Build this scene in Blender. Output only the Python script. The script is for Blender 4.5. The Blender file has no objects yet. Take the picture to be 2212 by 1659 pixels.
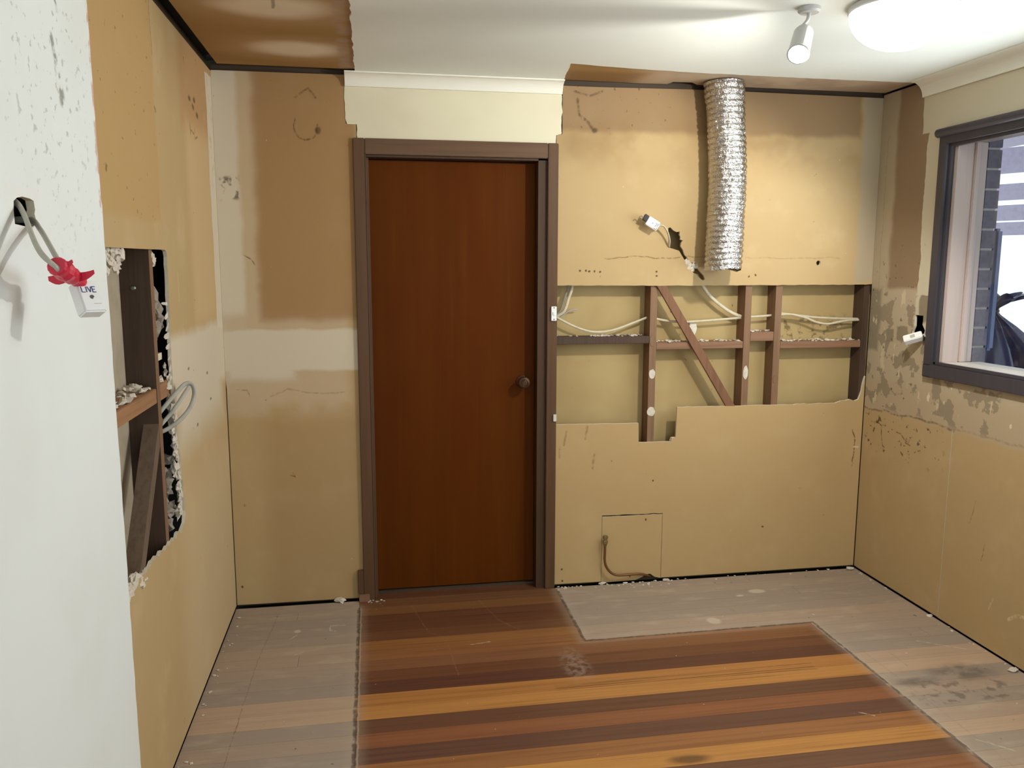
import bpy, bmesh, math, random
from mathutils import Vector, Matrix, noise as mnoise
from mathutils.geometry import delaunay_2d_cdt

rnd = random.Random(7)
scene = bpy.context.scene
COL = scene.collection
W, H = 3.132, 2.4          # width and height of the room; back wall at y = 0, left wall at x = 0


def srgb(r, g, b):
    f = lambda c: (c / 255 / 12.92) if c / 255 <= .04045 else ((c / 255 + .055) / 1.055) ** 2.4
    return (f(r), f(g), f(b), 1.0)


# ------------------------------------------------------------------ camera
cam_data = bpy.data.cameras.new('camera')
cam_data.sensor_fit = 'HORIZONTAL'
cam_data.sensor_width = 36.0
cam_data.lens = 36.0 * 1756.73 / 2212
cam_data.clip_start = .02
cam = bpy.data.objects.new('camera', cam_data)
COL.objects.link(cam)
cyaw, cpitch, croll = -.1706, -.1438, .0016
fw = Vector((-math.sin(cyaw) * math.cos(cpitch), math.cos(cyaw) * math.cos(cpitch), math.sin(cpitch)))
rt = Vector((math.cos(cyaw), math.sin(cyaw), 0))
up = rt.cross(fw)
rt2 = math.cos(croll) * rt + math.sin(croll) * up
up2 = -math.sin(croll) * rt + math.cos(croll) * up
CAMP = Vector((.6489, -3.7536, 1.5723))
cam.matrix_world = Matrix(((rt2.x, up2.x, -fw.x, CAMP.x), (rt2.y, up2.y, -fw.y, CAMP.y), (rt2.z, up2.z, -fw.z, CAMP.z), (0, 0, 0, 1)))
scene.camera = cam

# ------------------------------------------------------------------ world, daylight, exposure
world = bpy.data.worlds.new('sky')
scene.world = world
world.use_nodes = True
bg = world.node_tree.nodes['Background']
bg.inputs['Color'].default_value = (.80, .90, 1.0, 1)
bg.inputs['Strength'].default_value = 1.4


def area_light(name, loc, rot, sx, sy, power, color):
    l = bpy.data.lights.new(name, 'AREA')
    l.shape = 'RECTANGLE'
    l.size, l.size_y, l.energy, l.color = sx, sy, power, color
    o = bpy.data.objects.new(name, l)
    o.location, o.rotation_euler = loc, rot
    COL.objects.link(o)
    return o


# daylight entering through the big glazed opening of the wall behind the camera
area_light('daylight_rear_window', (1.7, -6.3, 1.2), (math.radians(101), 0, 0), 2.6, 1.9, 27, (.82, .96, 1.0))
# daylight through the kitchen window in the right wall
area_light('daylight_kitchen_window', (3.10, -1.38, 1.62), (0, math.radians(97), 0), .85, 1.55, 22, (.90, .98, 1.0))

scene.view_settings.view_transform = 'Standard'
scene.view_settings.look = 'None'
scene.view_settings.exposure = 0.06
scene.view_settings.gamma = 1.0
scene.view_settings.use_curve_mapping = False

# ------------------------------------------------------------------ node groups for wear masks


def group(name, ins):
    g = bpy.data.node_groups.new(name, 'ShaderNodeTree')
    for n, t in ins:
        g.interface.new_socket(n, in_out='INPUT', socket_type='NodeSocket' + t)
    g.interface.new_socket('M', in_out='OUTPUT', socket_type='NodeSocketFloat')
    return g, g.nodes.new('NodeGroupInput'), g.nodes.new('NodeGroupOutput')


def vm(g, op, a, b=None, b_scale=None):
    n = g.nodes.new('ShaderNodeVectorMath')
    n.operation = op
    g.links.new(a, n.inputs[0])
    if b is not None:
        g.links.new(b, n.inputs[1])
    if b_scale is not None:
        g.links.new(b_scale, n.inputs['Scale'])
    return n.outputs['Value'] if op in ('DOT_PRODUCT', 'LENGTH') else n.outputs['Vector']


def mm(g, op, a, b=None, c=None, clamp=False):
    n = g.nodes.new('ShaderNodeMath')
    n.operation, n.use_clamp = op, clamp
    for i, v in enumerate((a, b, c)):
        if v is None:
            continue
        if isinstance(v, (int, float)):
            n.inputs[i].default_value = v
        else:
            g.links.new(v, n.inputs[i])
    return n.outputs[0]


def fall(g, d, lo, hi):
    n = g.nodes.new('ShaderNodeMapRange')
    n.interpolation_type = 'SMOOTHSTEP'
    n.inputs['To Min'].default_value, n.inputs['To Max'].default_value = 1, 0
    g.links.new(d, n.inputs['Value'])
    for k, v in (('From Min', lo), ('From Max', hi)):
        if isinstance(v, (int, float)):
            n.inputs[k].default_value = v
        else:
            g.links.new(v, n.inputs[k])
    return n.outputs['Result']


gseg, gi, go = group('stroke_mask', (('P', 'Vector'), ('A', 'Vector'), ('B', 'Vector'), ('R', 'Float'), ('S', 'Float')))
pa = vm(gseg, 'SUBTRACT', gi.outputs['P'], gi.outputs['A'])
ba = vm(gseg, 'SUBTRACT', gi.outputs['B'], gi.outputs['A'])
hh = mm(gseg, 'DIVIDE', vm(gseg, 'DOT_PRODUCT', pa, ba), vm(gseg, 'DOT_PRODUCT', ba, ba), clamp=True)
dd = vm(gseg, 'LENGTH', vm(gseg, 'SUBTRACT', pa, vm(gseg, 'SCALE', ba, b_scale=hh)))
gseg.links.new(fall(gseg, dd, gi.outputs['R'], mm(gseg, 'ADD', gi.outputs['R'], gi.outputs['S'])), go.inputs['M'])

gbox, gi, go = group('box_mask', (('P', 'Vector'), ('A', 'Vector'), ('B', 'Vector'), ('S', 'Float')))
dv = vm(gbox, 'SUBTRACT', vm(gbox, 'ABSOLUTE', vm(gbox, 'SUBTRACT', gi.outputs['P'], gi.outputs['A'])), gi.outputs['B'])
sx = gbox.nodes.new('ShaderNodeSeparateXYZ')
gbox.links.new(dv, sx.inputs[0])
dist = mm(gbox, 'MAXIMUM', sx.outputs[0], sx.outputs[1])
hs = mm(gbox, 'MULTIPLY', gi.outputs['S'], .5)
gbox.links.new(fall(gbox, dist, mm(gbox, 'MULTIPLY', hs, -1.0), hs), go.inputs['M'])

gell, gi, go = group('ellipse_mask', (('P', 'Vector'), ('A', 'Vector'), ('B', 'Vector'), ('S', 'Float')))
de = vm(gell, 'LENGTH', vm(gell, 'DIVIDE', vm(gell, 'SUBTRACT', gi.outputs['P'], gi.outputs['A']), gi.outputs['B']))
gell.links.new(fall(gell, de, mm(gell, 'SUBTRACT', 1.0, gi.outputs['S']), mm(gell, 'ADD', 1.0, gi.outputs['S'])), go.inputs['M'])


class Mat:
    """procedural material: a base colour with layers of wear masked in the plane of the surface"""

    def __init__(s, name, color, rough=.8, metal=0.0, plane='xz', warp=0.0, warp_scale=9.0, spec=.3):
        s.m = bpy.data.materials.new(name)
        s.m.use_nodes = True
        s.t = s.m.node_tree
        s.b = s.t.nodes['Principled BSDF']
        s.b.inputs['Roughness'].default_value = rough
        s.b.inputs['Metallic'].default_value = metal
        s.b.inputs['Specular IOR Level'].default_value = spec
        s.pos = s.t.nodes.new('ShaderNodeNewGeometry').outputs['Position']
        c = s.t.nodes.new('ShaderNodeRGB')
        c.outputs[0].default_value = color
        s.c = c.outputs[0]
        sep = s.t.nodes.new('ShaderNodeSeparateXYZ')
        s.t.links.new(s.pos, sep.inputs[0])
        cb = s.t.nodes.new('ShaderNodeCombineXYZ')
        for i, ax in enumerate(plane):
            s.t.links.new(sep.outputs['xyz'.index(ax)], cb.inputs[i])
        s.uv0 = cb.outputs[0]
        s.uv = s.uv0
        if warp:
            n = s.t.nodes.new('ShaderNodeTexNoise')
            n.inputs['Scale'].default_value = warp_scale
            n.inputs['Detail'].default_value = 3
            s.t.links.new(s.uv0, n.inputs['Vector'])
            sub = s.t.nodes.new('ShaderNodeVectorMath')
            sub.operation = 'SUBTRACT'
            sub.inputs[1].default_value = (.5, .5, .5)
            s.t.links.new(n.outputs['Color'], sub.inputs[0])
            sc = s.t.nodes.new('ShaderNodeVectorMath')
            sc.operation = 'MULTIPLY'
            sc.inputs[1].default_value = (warp, warp, 0)
            s.t.links.new(sub.outputs[0], sc.inputs[0])
            ad = s.t.nodes.new('ShaderNodeVectorMath')
            s.t.links.new(s.uv0, ad.inputs[0])
            s.t.links.new(sc.outputs[0], ad.inputs[1])
            s.uv = ad.outputs[0]

    def math(s, op, a, b=None, c=None, clamp=False):
        return mm(s.t, op, a, b, c, clamp)

    def noise(s, scale, detail=4, stretch=(1, 1, 1), vec=None, rough=.55, lo=0.0, hi=1.0):
        mp = s.t.nodes.new('ShaderNodeVectorMath')
        mp.operation = 'MULTIPLY'
        mp.inputs[1].default_value = stretch
        s.t.links.new(vec or s.pos, mp.inputs[0])
        n = s.t.nodes.new('ShaderNodeTexNoise')
        n.inputs['Scale'].default_value = scale
        n.inputs['Detail'].default_value = detail
        n.inputs['Roughness'].default_value = rough
        s.t.links.new(mp.outputs[0], n.inputs['Vector'])
        if (lo, hi) == (0.0, 1.0):
            return n.outputs['Fac']
        return s.math('SUBTRACT', 1.0, fall(s.t, n.outputs['Fac'], lo, hi))

    def _g(s, grp, vals, raw=False):
        n = s.t.nodes.new('ShaderNodeGroup')
        n.node_tree = grp
        s.t.links.new(s.uv0 if raw else s.uv, n.inputs['P'])
        for k, v in vals.items():
            n.inputs[k].default_value = v
        return n.outputs['M']

    def box(s, u0, u1, v0, v1, soft=.01, raw=False):
        return s._g(gbox, dict(A=((u0 + u1) / 2, (v0 + v1) / 2, 0), B=((u1 - u0) / 2, (v1 - v0) / 2, 1), S=soft), raw)

    def ell(s, u, v, ru, rv, soft=.3, raw=False):
        return s._g(gell, dict(A=(u, v, 0), B=(ru, rv, 1), S=soft), raw)

    def seg(s, p, q, r=.002, soft=.002, raw=False):
        return s._g(gseg, dict(A=(p[0], p[1], 0), B=(q[0], q[1], 0), R=r, S=soft), raw)

    def mul(s, *f):
        r = f[0]
        for x in f[1:]:
            r = s.math('MULTIPLY', r, x)
        return r

    def mx(s, *f):
        r = f[0]
        for x in f[1:]:
            r = s.math('MAXIMUM', r, x)
        return r

    def inv(s, f):
        return s.math('SUBTRACT', 1.0, f)

    def lay(s, color, fac, k=1.0, blend='MIX'):
        n = s.t.nodes.new('ShaderNodeMix')
        n.data_type = 'RGBA'
        n.blend_type = blend
        if k != 1.0:
            fac = s.math('MULTIPLY', fac, k)
        if isinstance(fac, (int, float)):
            n.inputs[0].default_value = fac
        else:
            s.t.links.new(fac, n.inputs[0])
        s.t.links.new(s.c, n.inputs[6])
        if isinstance(color, tuple):
            n.inputs[7].default_value = color
        else:
            s.t.links.new(color, n.inputs[7])
        s.c = n.outputs[2]
        return s

    def path(s, pts, color, r=.002, soft=.002, k=1.0):
        f = s.mx(*[s.seg(pts[i], pts[i + 1], r * .45, soft * 1.2) for i in range(len(pts) - 1)])
        return s.lay(color, s.mul(f, s.noise(55, 3, lo=.30, hi=.62)), k)

    def bump(s, h, strength=.3, dist=.002):
        n = s.t.nodes.new('ShaderNodeBump')
        n.inputs['Strength'].default_value = strength
        n.inputs['Distance'].default_value = dist
        s.t.links.new(h, n.inputs['Height'])
        s.t.links.new(n.outputs[0], s.b.inputs['Normal'])
        return s

    def done(s):
        s.t.links.new(s.c, s.b.inputs['Base Color'])
        return s.m


def plain(name, color, rough=.6, metal=0.0, var=.12, scale=30, stretch=(1, 1, 1), spec=.3, bump=0):
    m = Mat(name, color, rough, metal, spec=spec)
    dark = tuple(c * .55 for c in color[:3]) + (1,)
    n = m.noise(scale, 4, stretch)
    m.lay(dark, m.noise(scale, 4, stretch, lo=.35, hi=.85), var * 3)
    if bump:
        m.bump(n, bump)
    return m.done()


def wood(name, color, axis='z', rough=.65, k=.5, scale=60):
    st = {'x': (.04, 1, 1), 'y': (1, .04, 1), 'z': (1, 1, .04)}[axis]
    m = Mat(name, color, rough)
    dark = tuple(c * .45 for c in color[:3]) + (1,)
    light = tuple(min(1, c * 1.5) for c in color[:3]) + (1,)
    m.lay(dark, m.noise(scale, 5, st, lo=.4, hi=.75), k)
    m.lay(light, m.noise(scale * 1.7, 3, st, lo=.55, hi=.8), k * .6)
    m.bump(m.noise(scale * 2, 4, st), .25, .001)
    return m.done()


# ------------------------------------------------------------------ mesh builders
WORLD = {}       # object -> world location of its origin


class MB:
    def __init__(s):
        s.bm = bmesh.new()

    def faces(s, vs, fs, mi=0):
        vv = [s.bm.verts.new(v) for v in vs]
        out = []
        for f in fs:
            try:
                nf = s.bm.faces.new([vv[i] for i in f])
                nf.material_index = mi
                out.append(nf)
            except ValueError:
                pass
        return out

    def box(s, x0, x1, y0, y1, z0, z1, mi=0, M=None):
        vs = [Vector((x, y, z)) for x in (x0, x1) for y in (y0, y1) for z in (z0, z1)]
        if M is not None:
            vs = [M @ v for v in vs]
        s.faces(vs, [(0, 1, 3, 2), (4, 6, 7, 5), (0, 4, 5, 1), (2, 3, 7, 6), (0, 2, 6, 4), (1, 5, 7, 3)], mi)
        return s

    def bar(s, p, q, w, d, side, mi=0):
        """rectangular bar from p to q; width w along 'side', depth d along the third axis"""
        p, q = Vector(p), Vector(q)
        a = (q - p).normalized()
        sd = Vector(side)
        sd = (sd - a * sd.dot(a)).normalized()
        t = a.cross(sd)
        vs = [c + sd * i * w / 2 + t * j * d / 2 for c in (p, q) for i in (-1, 1) for j in (-1, 1)]
        s.faces(vs, [(0, 1, 3, 2), (4, 6, 7, 5), (0, 4, 5, 1), (2, 3, 7, 6), (0, 2, 6, 4), (1, 5, 7, 3)], mi)
        return s

    def tube(s, pts, r, seg=10, mi=0, flat=1.0, flat_dir=(0, 1, 0), sub=6, cap=True):
        pts = [Vector(p) for p in pts]
        n = len(pts)
        path = []
        for i in range(n - 1):
            p0, p1, p2, p3 = pts[max(i - 1, 0)], pts[i], pts[i + 1], pts[min(i + 2, n - 1)]
            for k in range(sub):
                t = k / sub
                path.append(.5 * ((2 * p1) + (p2 - p0) * t + (2 * p0 - 5 * p1 + 4 * p2 - p3) * t * t + (3 * p1 - p0 - 3 * p2 + p3) * t ** 3))
        path.append(pts[-1])
        vs, fs = [], []
        fd = Vector(flat_dir)
        for i, p in enumerate(path):
            tn = (path[min(i + 1, len(path) - 1)] - path[max(i - 1, 0)]).normalized()
            a = (fd - tn * fd.dot(tn))
            a = a.normalized() if a.length > 1e-4 else tn.orthogonal().normalized()
            b = tn.cross(a)
            rr = r(i / (len(path) - 1)) if callable(r) else r
            for k in range(seg):
                th = 2 * math.pi * k / seg
                vs.append(p + a * math.cos(th) * rr * flat + b * math.sin(th) * rr)
        for i in range(len(path) - 1):
            for k in range(seg):
                fs.append((i * seg + k, i * seg + (k + 1) % seg, (i + 1) * seg + (k + 1) % seg, (i + 1) * seg + k))
        if cap:
            fs.append(tuple(reversed(range(seg))))
            fs.append(tuple(range((len(path) - 1) * seg, len(path) * seg)))
        s.faces(vs, fs, mi)
        return s

    def lathe(s, c, axis, prof, seg=24, mi=0):
        """prof: list of (radius, height along axis)"""
        ax = Vector(axis).normalized()
        a = ax.orthogonal().normalized()
        b = ax.cross(a)
        c = Vector(c)
        vs, fs = [], []
        for r, h in prof:
            for k in range(seg):
                th = 2 * math.pi * k / seg
                vs.append(c + ax * h + (a * math.cos(th) + b * math.sin(th)) * max(r, 1e-5))
        for i in range(len(prof) - 1):
            for k in range(seg):
                fs.append((i * seg + k, i * seg + (k + 1) % seg, (i + 1) * seg + (k + 1) % seg, (i + 1) * seg + k))
        fs.append(tuple(reversed(range(seg))))
        fs.append(tuple(range((len(prof) - 1) * seg, len(prof) * seg)))
        s.faces(vs, fs, mi)
        return s

    def plate(s, outer, holes, to3, thick, back=None):
        """flat sheet with any outline and holes, front face at depth 0, cut edges get material 1"""
        vs, es = [], []
        for loop in [outer] + list(holes):
            b = len(vs)
            vs += [Vector(p) for p in loop]
            es += [(b + i, b + (i + 1) % len(loop)) for i in range(len(loop))]
        v2, _, f2, *_r = delaunay_2d_cdt(vs, es, [], 0, 1e-6)

        def inside(p, loop):
            c = False
            for i in range(len(loop)):
                (x1, y1), (x2, y2) = loop[i], loop[i - 1]
                if (y1 > p[1]) != (y2 > p[1]) and p[0] < (x2 - x1) * (p[1] - y1) / (y2 - y1) + x1:
                    c = not c
            return c
        keep = []
        for f in f2:
            c = sum((v2[i] for i in f), Vector((0, 0))) / len(f)
            if inside(c, outer) and not any(inside(c, h) for h in holes):
                keep.append(tuple(f))
        cnt = {}
        for f in keep:
            for i in range(len(f)):
                e = (f[i], f[(i + 1) % len(f)])
                cnt[frozenset(e)] = cnt.get(frozenset(e), []) + [e]
        n = len(v2)
        fr = [s.bm.verts.new(to3(v.x, v.y, 0)) for v in v2]
        bk = [s.bm.verts.new(to3(v.x, v.y, thick)) for v in v2]
        for f in keep:
            s.bm.faces.new([fr[i] for i in f]).material_index = 0
            s.bm.faces.new([bk[i] for i in reversed(f)]).material_index = 0
        for k, l in cnt.items():
            if len(l) == 1:
                a, b = l[0]
                s.bm.faces.new([fr[b], fr[a], bk[a], bk[b]]).material_index = 1
        for v in [v for v in s.bm.verts if not v.link_faces]:
            s.bm.verts.remove(v)
        return s

    def lump(s, c, r, seed, squash=(1, 1, 1), rough=.5, lvl=2, mi=0):
        tmp = bmesh.new()
        bmesh.ops.create_icosphere(tmp, subdivisions=lvl, radius=1)
        off = Vector((seed * 3.7, seed * 1.3, seed * 5.1))
        vs = []
        for v in tmp.verts:
            d = 1 + 1.3 * rough * mnoise.noise(v.co * 1.3 + off) + rough * .9 * mnoise.noise(v.co * 3.1 + off)
            vs.append(Vector(c) + Vector((v.co.x * squash[0], v.co.y * squash[1], v.co.z * squash[2])) * r * d)
        s.faces(vs, [tuple(v.index for v in f.verts) for f in tmp.faces], mi)
        tmp.free()
        return s

    def build(s, name, mats, parent=None, smooth=False, recalc=True, bevel=0):
        bm = s.bm
        if bevel:
            bmesh.ops.remove_doubles(bm, verts=bm.verts, dist=1e-6)
            bmesh.ops.bevel(bm, geom=list(bm.edges), offset=bevel, segments=2, affect='EDGES', clamp_overlap=True)
        if recalc:
            bmesh.ops.recalc_face_normals(bm, faces=bm.faces)
        lo = Vector((min(v.co[i] for v in bm.verts) for i in range(3)))
        hi = Vector((max(v.co[i] for v in bm.verts) for i in range(3)))
        c = (lo + hi) / 2
        for v in bm.verts:
            v.co -= c
        me = bpy.data.meshes.new(name)
        bm.to_mesh(me)
        bm.free()
        for m in (mats if isinstance(mats, (list, tuple)) else [mats]):
            me.materials.append(m)
        if smooth:
            for p in me.polygons:
                p.use_smooth = True
        o = bpy.data.objects.new(name, me)
        COL.objects.link(o)
        WORLD[o] = c
        if parent is not None:
            o.parent = parent
            o.location = c - WORLD[parent]
        else:
            o.location = c
        return o


def thing(name, label, cat, loc, group=None):
    o = bpy.data.objects.new(name, None)
    o.empty_display_size = .05
    COL.objects.link(o)
    o.location = loc
    WORLD[o] = Vector(loc)
    return tag(o, label, cat, group)


def tag(o, label, cat, group=None):
    o['label'], o['category'] = label, cat
    if group:
        o['group'] = group
    return o


def struct(o, label=None):
    o['kind'] = 'structure'
    if label:
        o['label'] = label
    return o


def jag(pts, amp, step, seed, closed=False):
    """break straight runs of an outline into a torn edge"""
    r = random.Random(seed)
    out = []
    n = len(pts)
    for i in range(n if closed else n - 1):
        a, b = Vector(pts[i]), Vector(pts[(i + 1) % n])
        k = max(1, int((b - a).length / step))
        nrm = Vector((-(b - a).y, (b - a).x))
        nrm = nrm.normalized() if nrm.length > 0 else nrm
        for j in range(k):
            p = a + (b - a) * j / k
            if j:
                p = p + nrm * r.uniform(-amp, amp)
            out.append((p.x, p.y))
    if not closed:
        out.append(tuple(pts[-1]))
    return out


BACK = lambda u, v, w: Vector((u, w, v))
LEFT = lambda u, v, w: Vector((-w, u, v))
RIGHT = lambda u, v, w: Vector((W + w, u, v))
CEIL = lambda u, v, w: Vector((u, v, H + w))

# ------------------------------------------------------------------ materials
TAN = srgb(187, 161, 118)
PUTTY = srgb(214, 203, 182)
STAIN = srgb(128, 100, 76)
DK = srgb(60, 44, 30)


def paper(name, plane):
    m = Mat(name, TAN, .85, plane=plane, warp=.045, warp_scale=7, spec=.2)
    m.lay(srgb(186, 156, 110), m.noise(2.3, 3, lo=.35, hi=.7), .45)
    m.lay(srgb(208, 184, 144), m.noise(5, 4, lo=.5, hi=.8), .35)
    return m


# back wall: paper lined board with jointing compound and kitchen grease
m = paper('back_board_paper', 'xz')
m.lay(srgb(198, 178, 148), m.box(-.1, .175, .9, 2.45, .06), .75)
m.lay(PUTTY, m.box(-.1, .10, 1.0, 2.45, .03), .85)
m.lay(srgb(196, 172, 142), m.box(.0, .545, .95, 1.36, .06), .8)
m.lay(PUTTY, m.mx(m.box(-.02, .62, 1.105, 1.287, .018), m.box(.02, .30, 1.06, 1.2, .05)), .85)
m.lay(srgb(196, 172, 142), m.mul(m.box(.0, .55, .90, 1.06, .08), m.noise(8, 4, lo=.4, hi=.6)), .7)
m.lay(srgb(150, 108, 66), m.box(.16, .60, 1.33, 2.45, .05), .62)
m.lay(srgb(150, 112, 72), m.box(.15, .60, -.1, .9, .15), .35)
m.lay(STAIN, m.box(1.50, 3.02, 2.19, 2.45, .035), .62)
m.lay(srgb(140, 108, 70), m.mul(m.box(1.50, 3.02, 2.05, 2.25, .2), m.noise(4, 3, lo=.35, hi=.65)), .5)
m.lay(srgb(176, 162, 138), m.box(3.035, 3.2, 1.5, 2.45, .03), .85)
m.lay(srgb(186, 150, 98), m.box(1.5, 3.2, -.1, .9, .1), .35)
m.path([(1.74, 1.618), (2.24, 1.618)], srgb(110, 84, 52), .0015, .003, .7)
m.path([(2.45, 1.616), (2.95, 1.612)], srgb(150, 120, 80), .0012, .003, .5)
# scuffs and drawn marks
arc = [(.385 + .048 * math.cos(t), 2.175 + .065 * math.sin(t)) for t in [2.6 + i * .55 for i in range(8)]]
m.path(arc, DK, .0022, .004, .6)
m.path([(.35, 2.30), (.40, 2.33), (.43, 2.29)], DK, .002, .006, .5)
m.lay(DK, m.ell(.435, 2.16, .010, .014, .5), .6)
m.path([(.10, 1.62), (.135, 1.60), (.15, 1.57)], srgb(90, 72, 56), .002, .003, .8)
m.lay(srgb(105, 92, 80), m.mul(m.box(.015, .10, 1.85, 1.955, .02), m.noise(26, 4, lo=.5, hi=.62)), .85)
m.path([(.045, 1.02), (.09, 1.015), (.10, .99)], srgb(110, 90, 74), .002, .003, .6)
m.path([(.19, .99), (.26, 1.02), (.36, 1.005), (.52, 1.0)], srgb(150, 122, 98), .002, .004, .6)
m.path([(.27, .62), (.285, .615), (.28, .63)], DK, .003, .003, .7)
m.path([(3.075, .74), (3.085, .70), (3.083, .55)], srgb(80, 58, 36), .003, .003, .9)
m.lay(srgb(205, 190, 160), m.seg((3.085, .655), (3.105, .653), .004, .002), .9)
m.path([(1.60, 2.33), (1.61, 2.26), (1.66, 2.22), (1.675, 2.20)], DK, .003, .008, .6)
m.path([(1.58, 2.36), (1.66, 2.345), (1.72, 2.37)], DK, .0025, .006, .5)
m.lay(DK, m.ell(1.685, 2.195, .012, .01, .6), .7)
m.lay(DK, m.mul(m.box(1.52, 2.2, 2.2, 2.42, .1), m.noise(38, 4, lo=.64, hi=.7)), .6)
for p in ((1.62, 1.552), (1.65, 1.553), (1.665, 1.550), (1.69, 1.552), (1.72, 1.552), (2.001, 1.555), (2.001, 1.530), (2.47, 1.526), (2.50, 1.53), (2.001, .515), (1.975, .314), (1.545, .09), (1.545, .03), (.03, .1), (2.6, .25), (1.9, .03)):
    m.lay(DK, m.ell(p[0], p[1], .005, .005, .4), .85)
for p in ((1.552, .71, .78), (1.66, .74, .80), (1.70, .60, .66), (1.53, .65, .70)):
    m.path([(p[0], p[1]), (p[0] + .004, p[2])], srgb(130, 98, 62), .002, .006, .6)
m.lay(srgb(85, 62, 40), m.noise(26, 5, lo=.715, hi=.74), .55)
m.lay(srgb(228, 214, 186), m.noise(31, 5, vec=m.uv, lo=.735, hi=.75), .6)
m.bump(m.noise(160, 3), .12, .001)
M_BACK = m.done()

# left wall board
m = paper('left_board_paper', 'yz')
m.lay(srgb(186, 152, 100), m.box(-1.7, -.985, 1.705, 2.45, .03), .75)
m.lay(srgb(178, 128, 84), m.mul(m.box(-.62, .05, 2.06, 2.45, .12)), .45)
m.lay(srgb(214, 184, 138), m.box(-.55, -.12, 1.35, 2.10, .12), .5)
m.lay(PUTTY, m.mx(m.box(-1.02, .05, 1.08, 1.335, .05), m.box(-.9, -.1, .95, 1.2, .2)), .82)
m.lay(PUTTY, m.box(-.128, .05, 1.31, 2.36, .012), .9)
m.lay(srgb(190, 170, 138), m.mul(m.box(-.20, .05, 1.9, 2.36, .1), m.noise(18, 4, lo=.55, hi=.65)), .5)
m.lay(srgb(226, 206, 172), m.box(-.95, .05, -.1, .85, .4), .30)
m.lay(srgb(205, 150, 120), m.box(-1.60, -1.565, 1.74, 2.45, .006), .6)
m.lay(srgb(88, 64, 40), m.mul(m.box(-1.6, -.95, 1.70, 2.4, .1), m.noise(30, 4, lo=.655, hi=.70)), .6)
m.lay(srgb(88, 64, 40), m.noise(24, 5, lo=.70, hi=.73), .6)
m.path([(-.985, 2.4), (-.985, 2.22)], srgb(110, 80, 50), .003, .004, .5)
m.path([(-.80, 1.55), (-.80, 1.46)], srgb(235, 215, 175), .002, .003, .6)
for p in ((-.455, 2.19), (-.40, 2.17), (-.33, 2.15), (-.37, 2.20)):
    m.lay(DK, m.ell(p[0], p[1], .02, .010, .6), .7)
m.path([(-.47, 2.105), (-.47, 2.045)], DK, .004, .002, .9)
m.path([(-.47, 2.075), (-.41, 2.065)], DK, .004, .002, .8)
m.path([(-.40, 2.09), (-.40, 2.045), (-.35, 2.06)], DK, .004, .003, .7)
for p in ((-.72, 1.21), (-.40, 1.155), (-.62, .99), (-.35, 1.04)):
    m.lay(DK, m.ell(p[0], p[1], .014, .006, .5), .7)
m.bump(m.noise(160, 3), .12, .001)
M_LEFT = m.done()

# right wall: bare paper below and in the corner, patchy old adhesive at splashback height, cream paint around the window
m = paper('right_board_paper', 'yz')
CREAM = srgb(206, 196, 172)
m.lay(srgb(126, 104, 88), m.box(-.40, -.12, 1.36, 2.45, .03), .72)
m.lay(srgb(176, 162, 138), m.box(-.13, .05, 1.36, 2.45, .04), .88)
m.lay(srgb(184, 168, 142), m.box(-3, .05, .865, 1.47, .03), .95)
m.lay(srgb(180, 158, 126), m.box(-3, .05, .865, 1.02, .06), .5)
pn = m.noise(10, 5, vec=m.uv, lo=.53, hi=.545)
zone = m.box(-.9, .05, .88, 1.46, .03)
m.lay(srgb(148, 134, 112), m.mul(zone, pn), .9)
m.lay(srgb(142, 130, 108), m.mx(m.box(-.085, .05, 1.16, 1.47, .03), m.box(-.20, -.145, 1.205, 1.27, .01), m.box(-.30, -.225, 1.215, 1.285, .01), m.ell(-.41, 1.40, .04, .075, .15)), .95)
m.lay(srgb(205, 190, 160), m.mul(zone, m.noise(20, 4, stretch=(1, 1, .4), lo=.64, hi=.66)), .85)
m.lay(srgb(225, 212, 186), m.mul(m.box(-3, .0, .9, 1.16, .03), m.noise(24, 3, stretch=(1, 1, .45), lo=.70, hi=.715)), .85)
m.lay(CREAM, m.mx(m.box(-3, -.352, 1.445, 2.45, .004), m.box(-3, -.306, 2.17, 2.45, .004)), .97)
m.lay(CREAM, m.mul(m.box(-.46, -.345, 1.25, 1.45, .01), m.inv(m.ell(-.41, 1.40, .042, .08, .1))), .85)
m.lay(srgb(100, 88, 70), m.mul(m.box(-.37, .02, .85, 1.7, .05), m.noise(30, 5, lo=.645, hi=.67)), .8)
m.path([(0, .862), (-.5, .872), (-.66, .868)], srgb(100, 76, 48), .002, .006, .7)
m.path([(-.55, .872), (-.9, .878), (-1.6, .885)], srgb(140, 110, 76), .002, .006, .45)
m.lay(DK, m.mul(m.box(-.60, -.03, .66, .86, .05), m.noise(34, 4, lo=.62, hi=.65)), .75)
m.path([(-.075, .80), (-.13, .80), (-.15, .79), (-.155, .75), (-.175, .70), (-.19, .695)], DK, .0025, .003, .8)
m.path([(-.27, .78), (-.31, .775), (-.36, .745), (-.375, .77), (-.385, .785)], DK, .0025, .003, .7)
m.path([(-.35, .765), (-.345, .74), (-.375, .735)], DK, .0025, .003, .7)
m.path([(-.94, .165), (-.955, .21)], srgb(226, 210, 176), .003, .003, .7)
m.path([(-.88, .36), (-.89, .43)], srgb(120, 92, 60), .002, .002, .7)
m.path([(-1.05, .17), (-1.09, .205), (-1.15, .225)], srgb(226, 206, 170), .010, .004, .75)
m.path([(-.82, .60), (-.80, .50)], srgb(120, 92, 60), .002, .002, .6)
m.path([(-.06, 1.45), (-.055, 1.62), (-.06, 2.2)], srgb(120, 104, 84), .0012, .003, .4)
m.bump(m.noise(90, 4), .2, .0015)
M_RIGHT = m.done()

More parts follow.
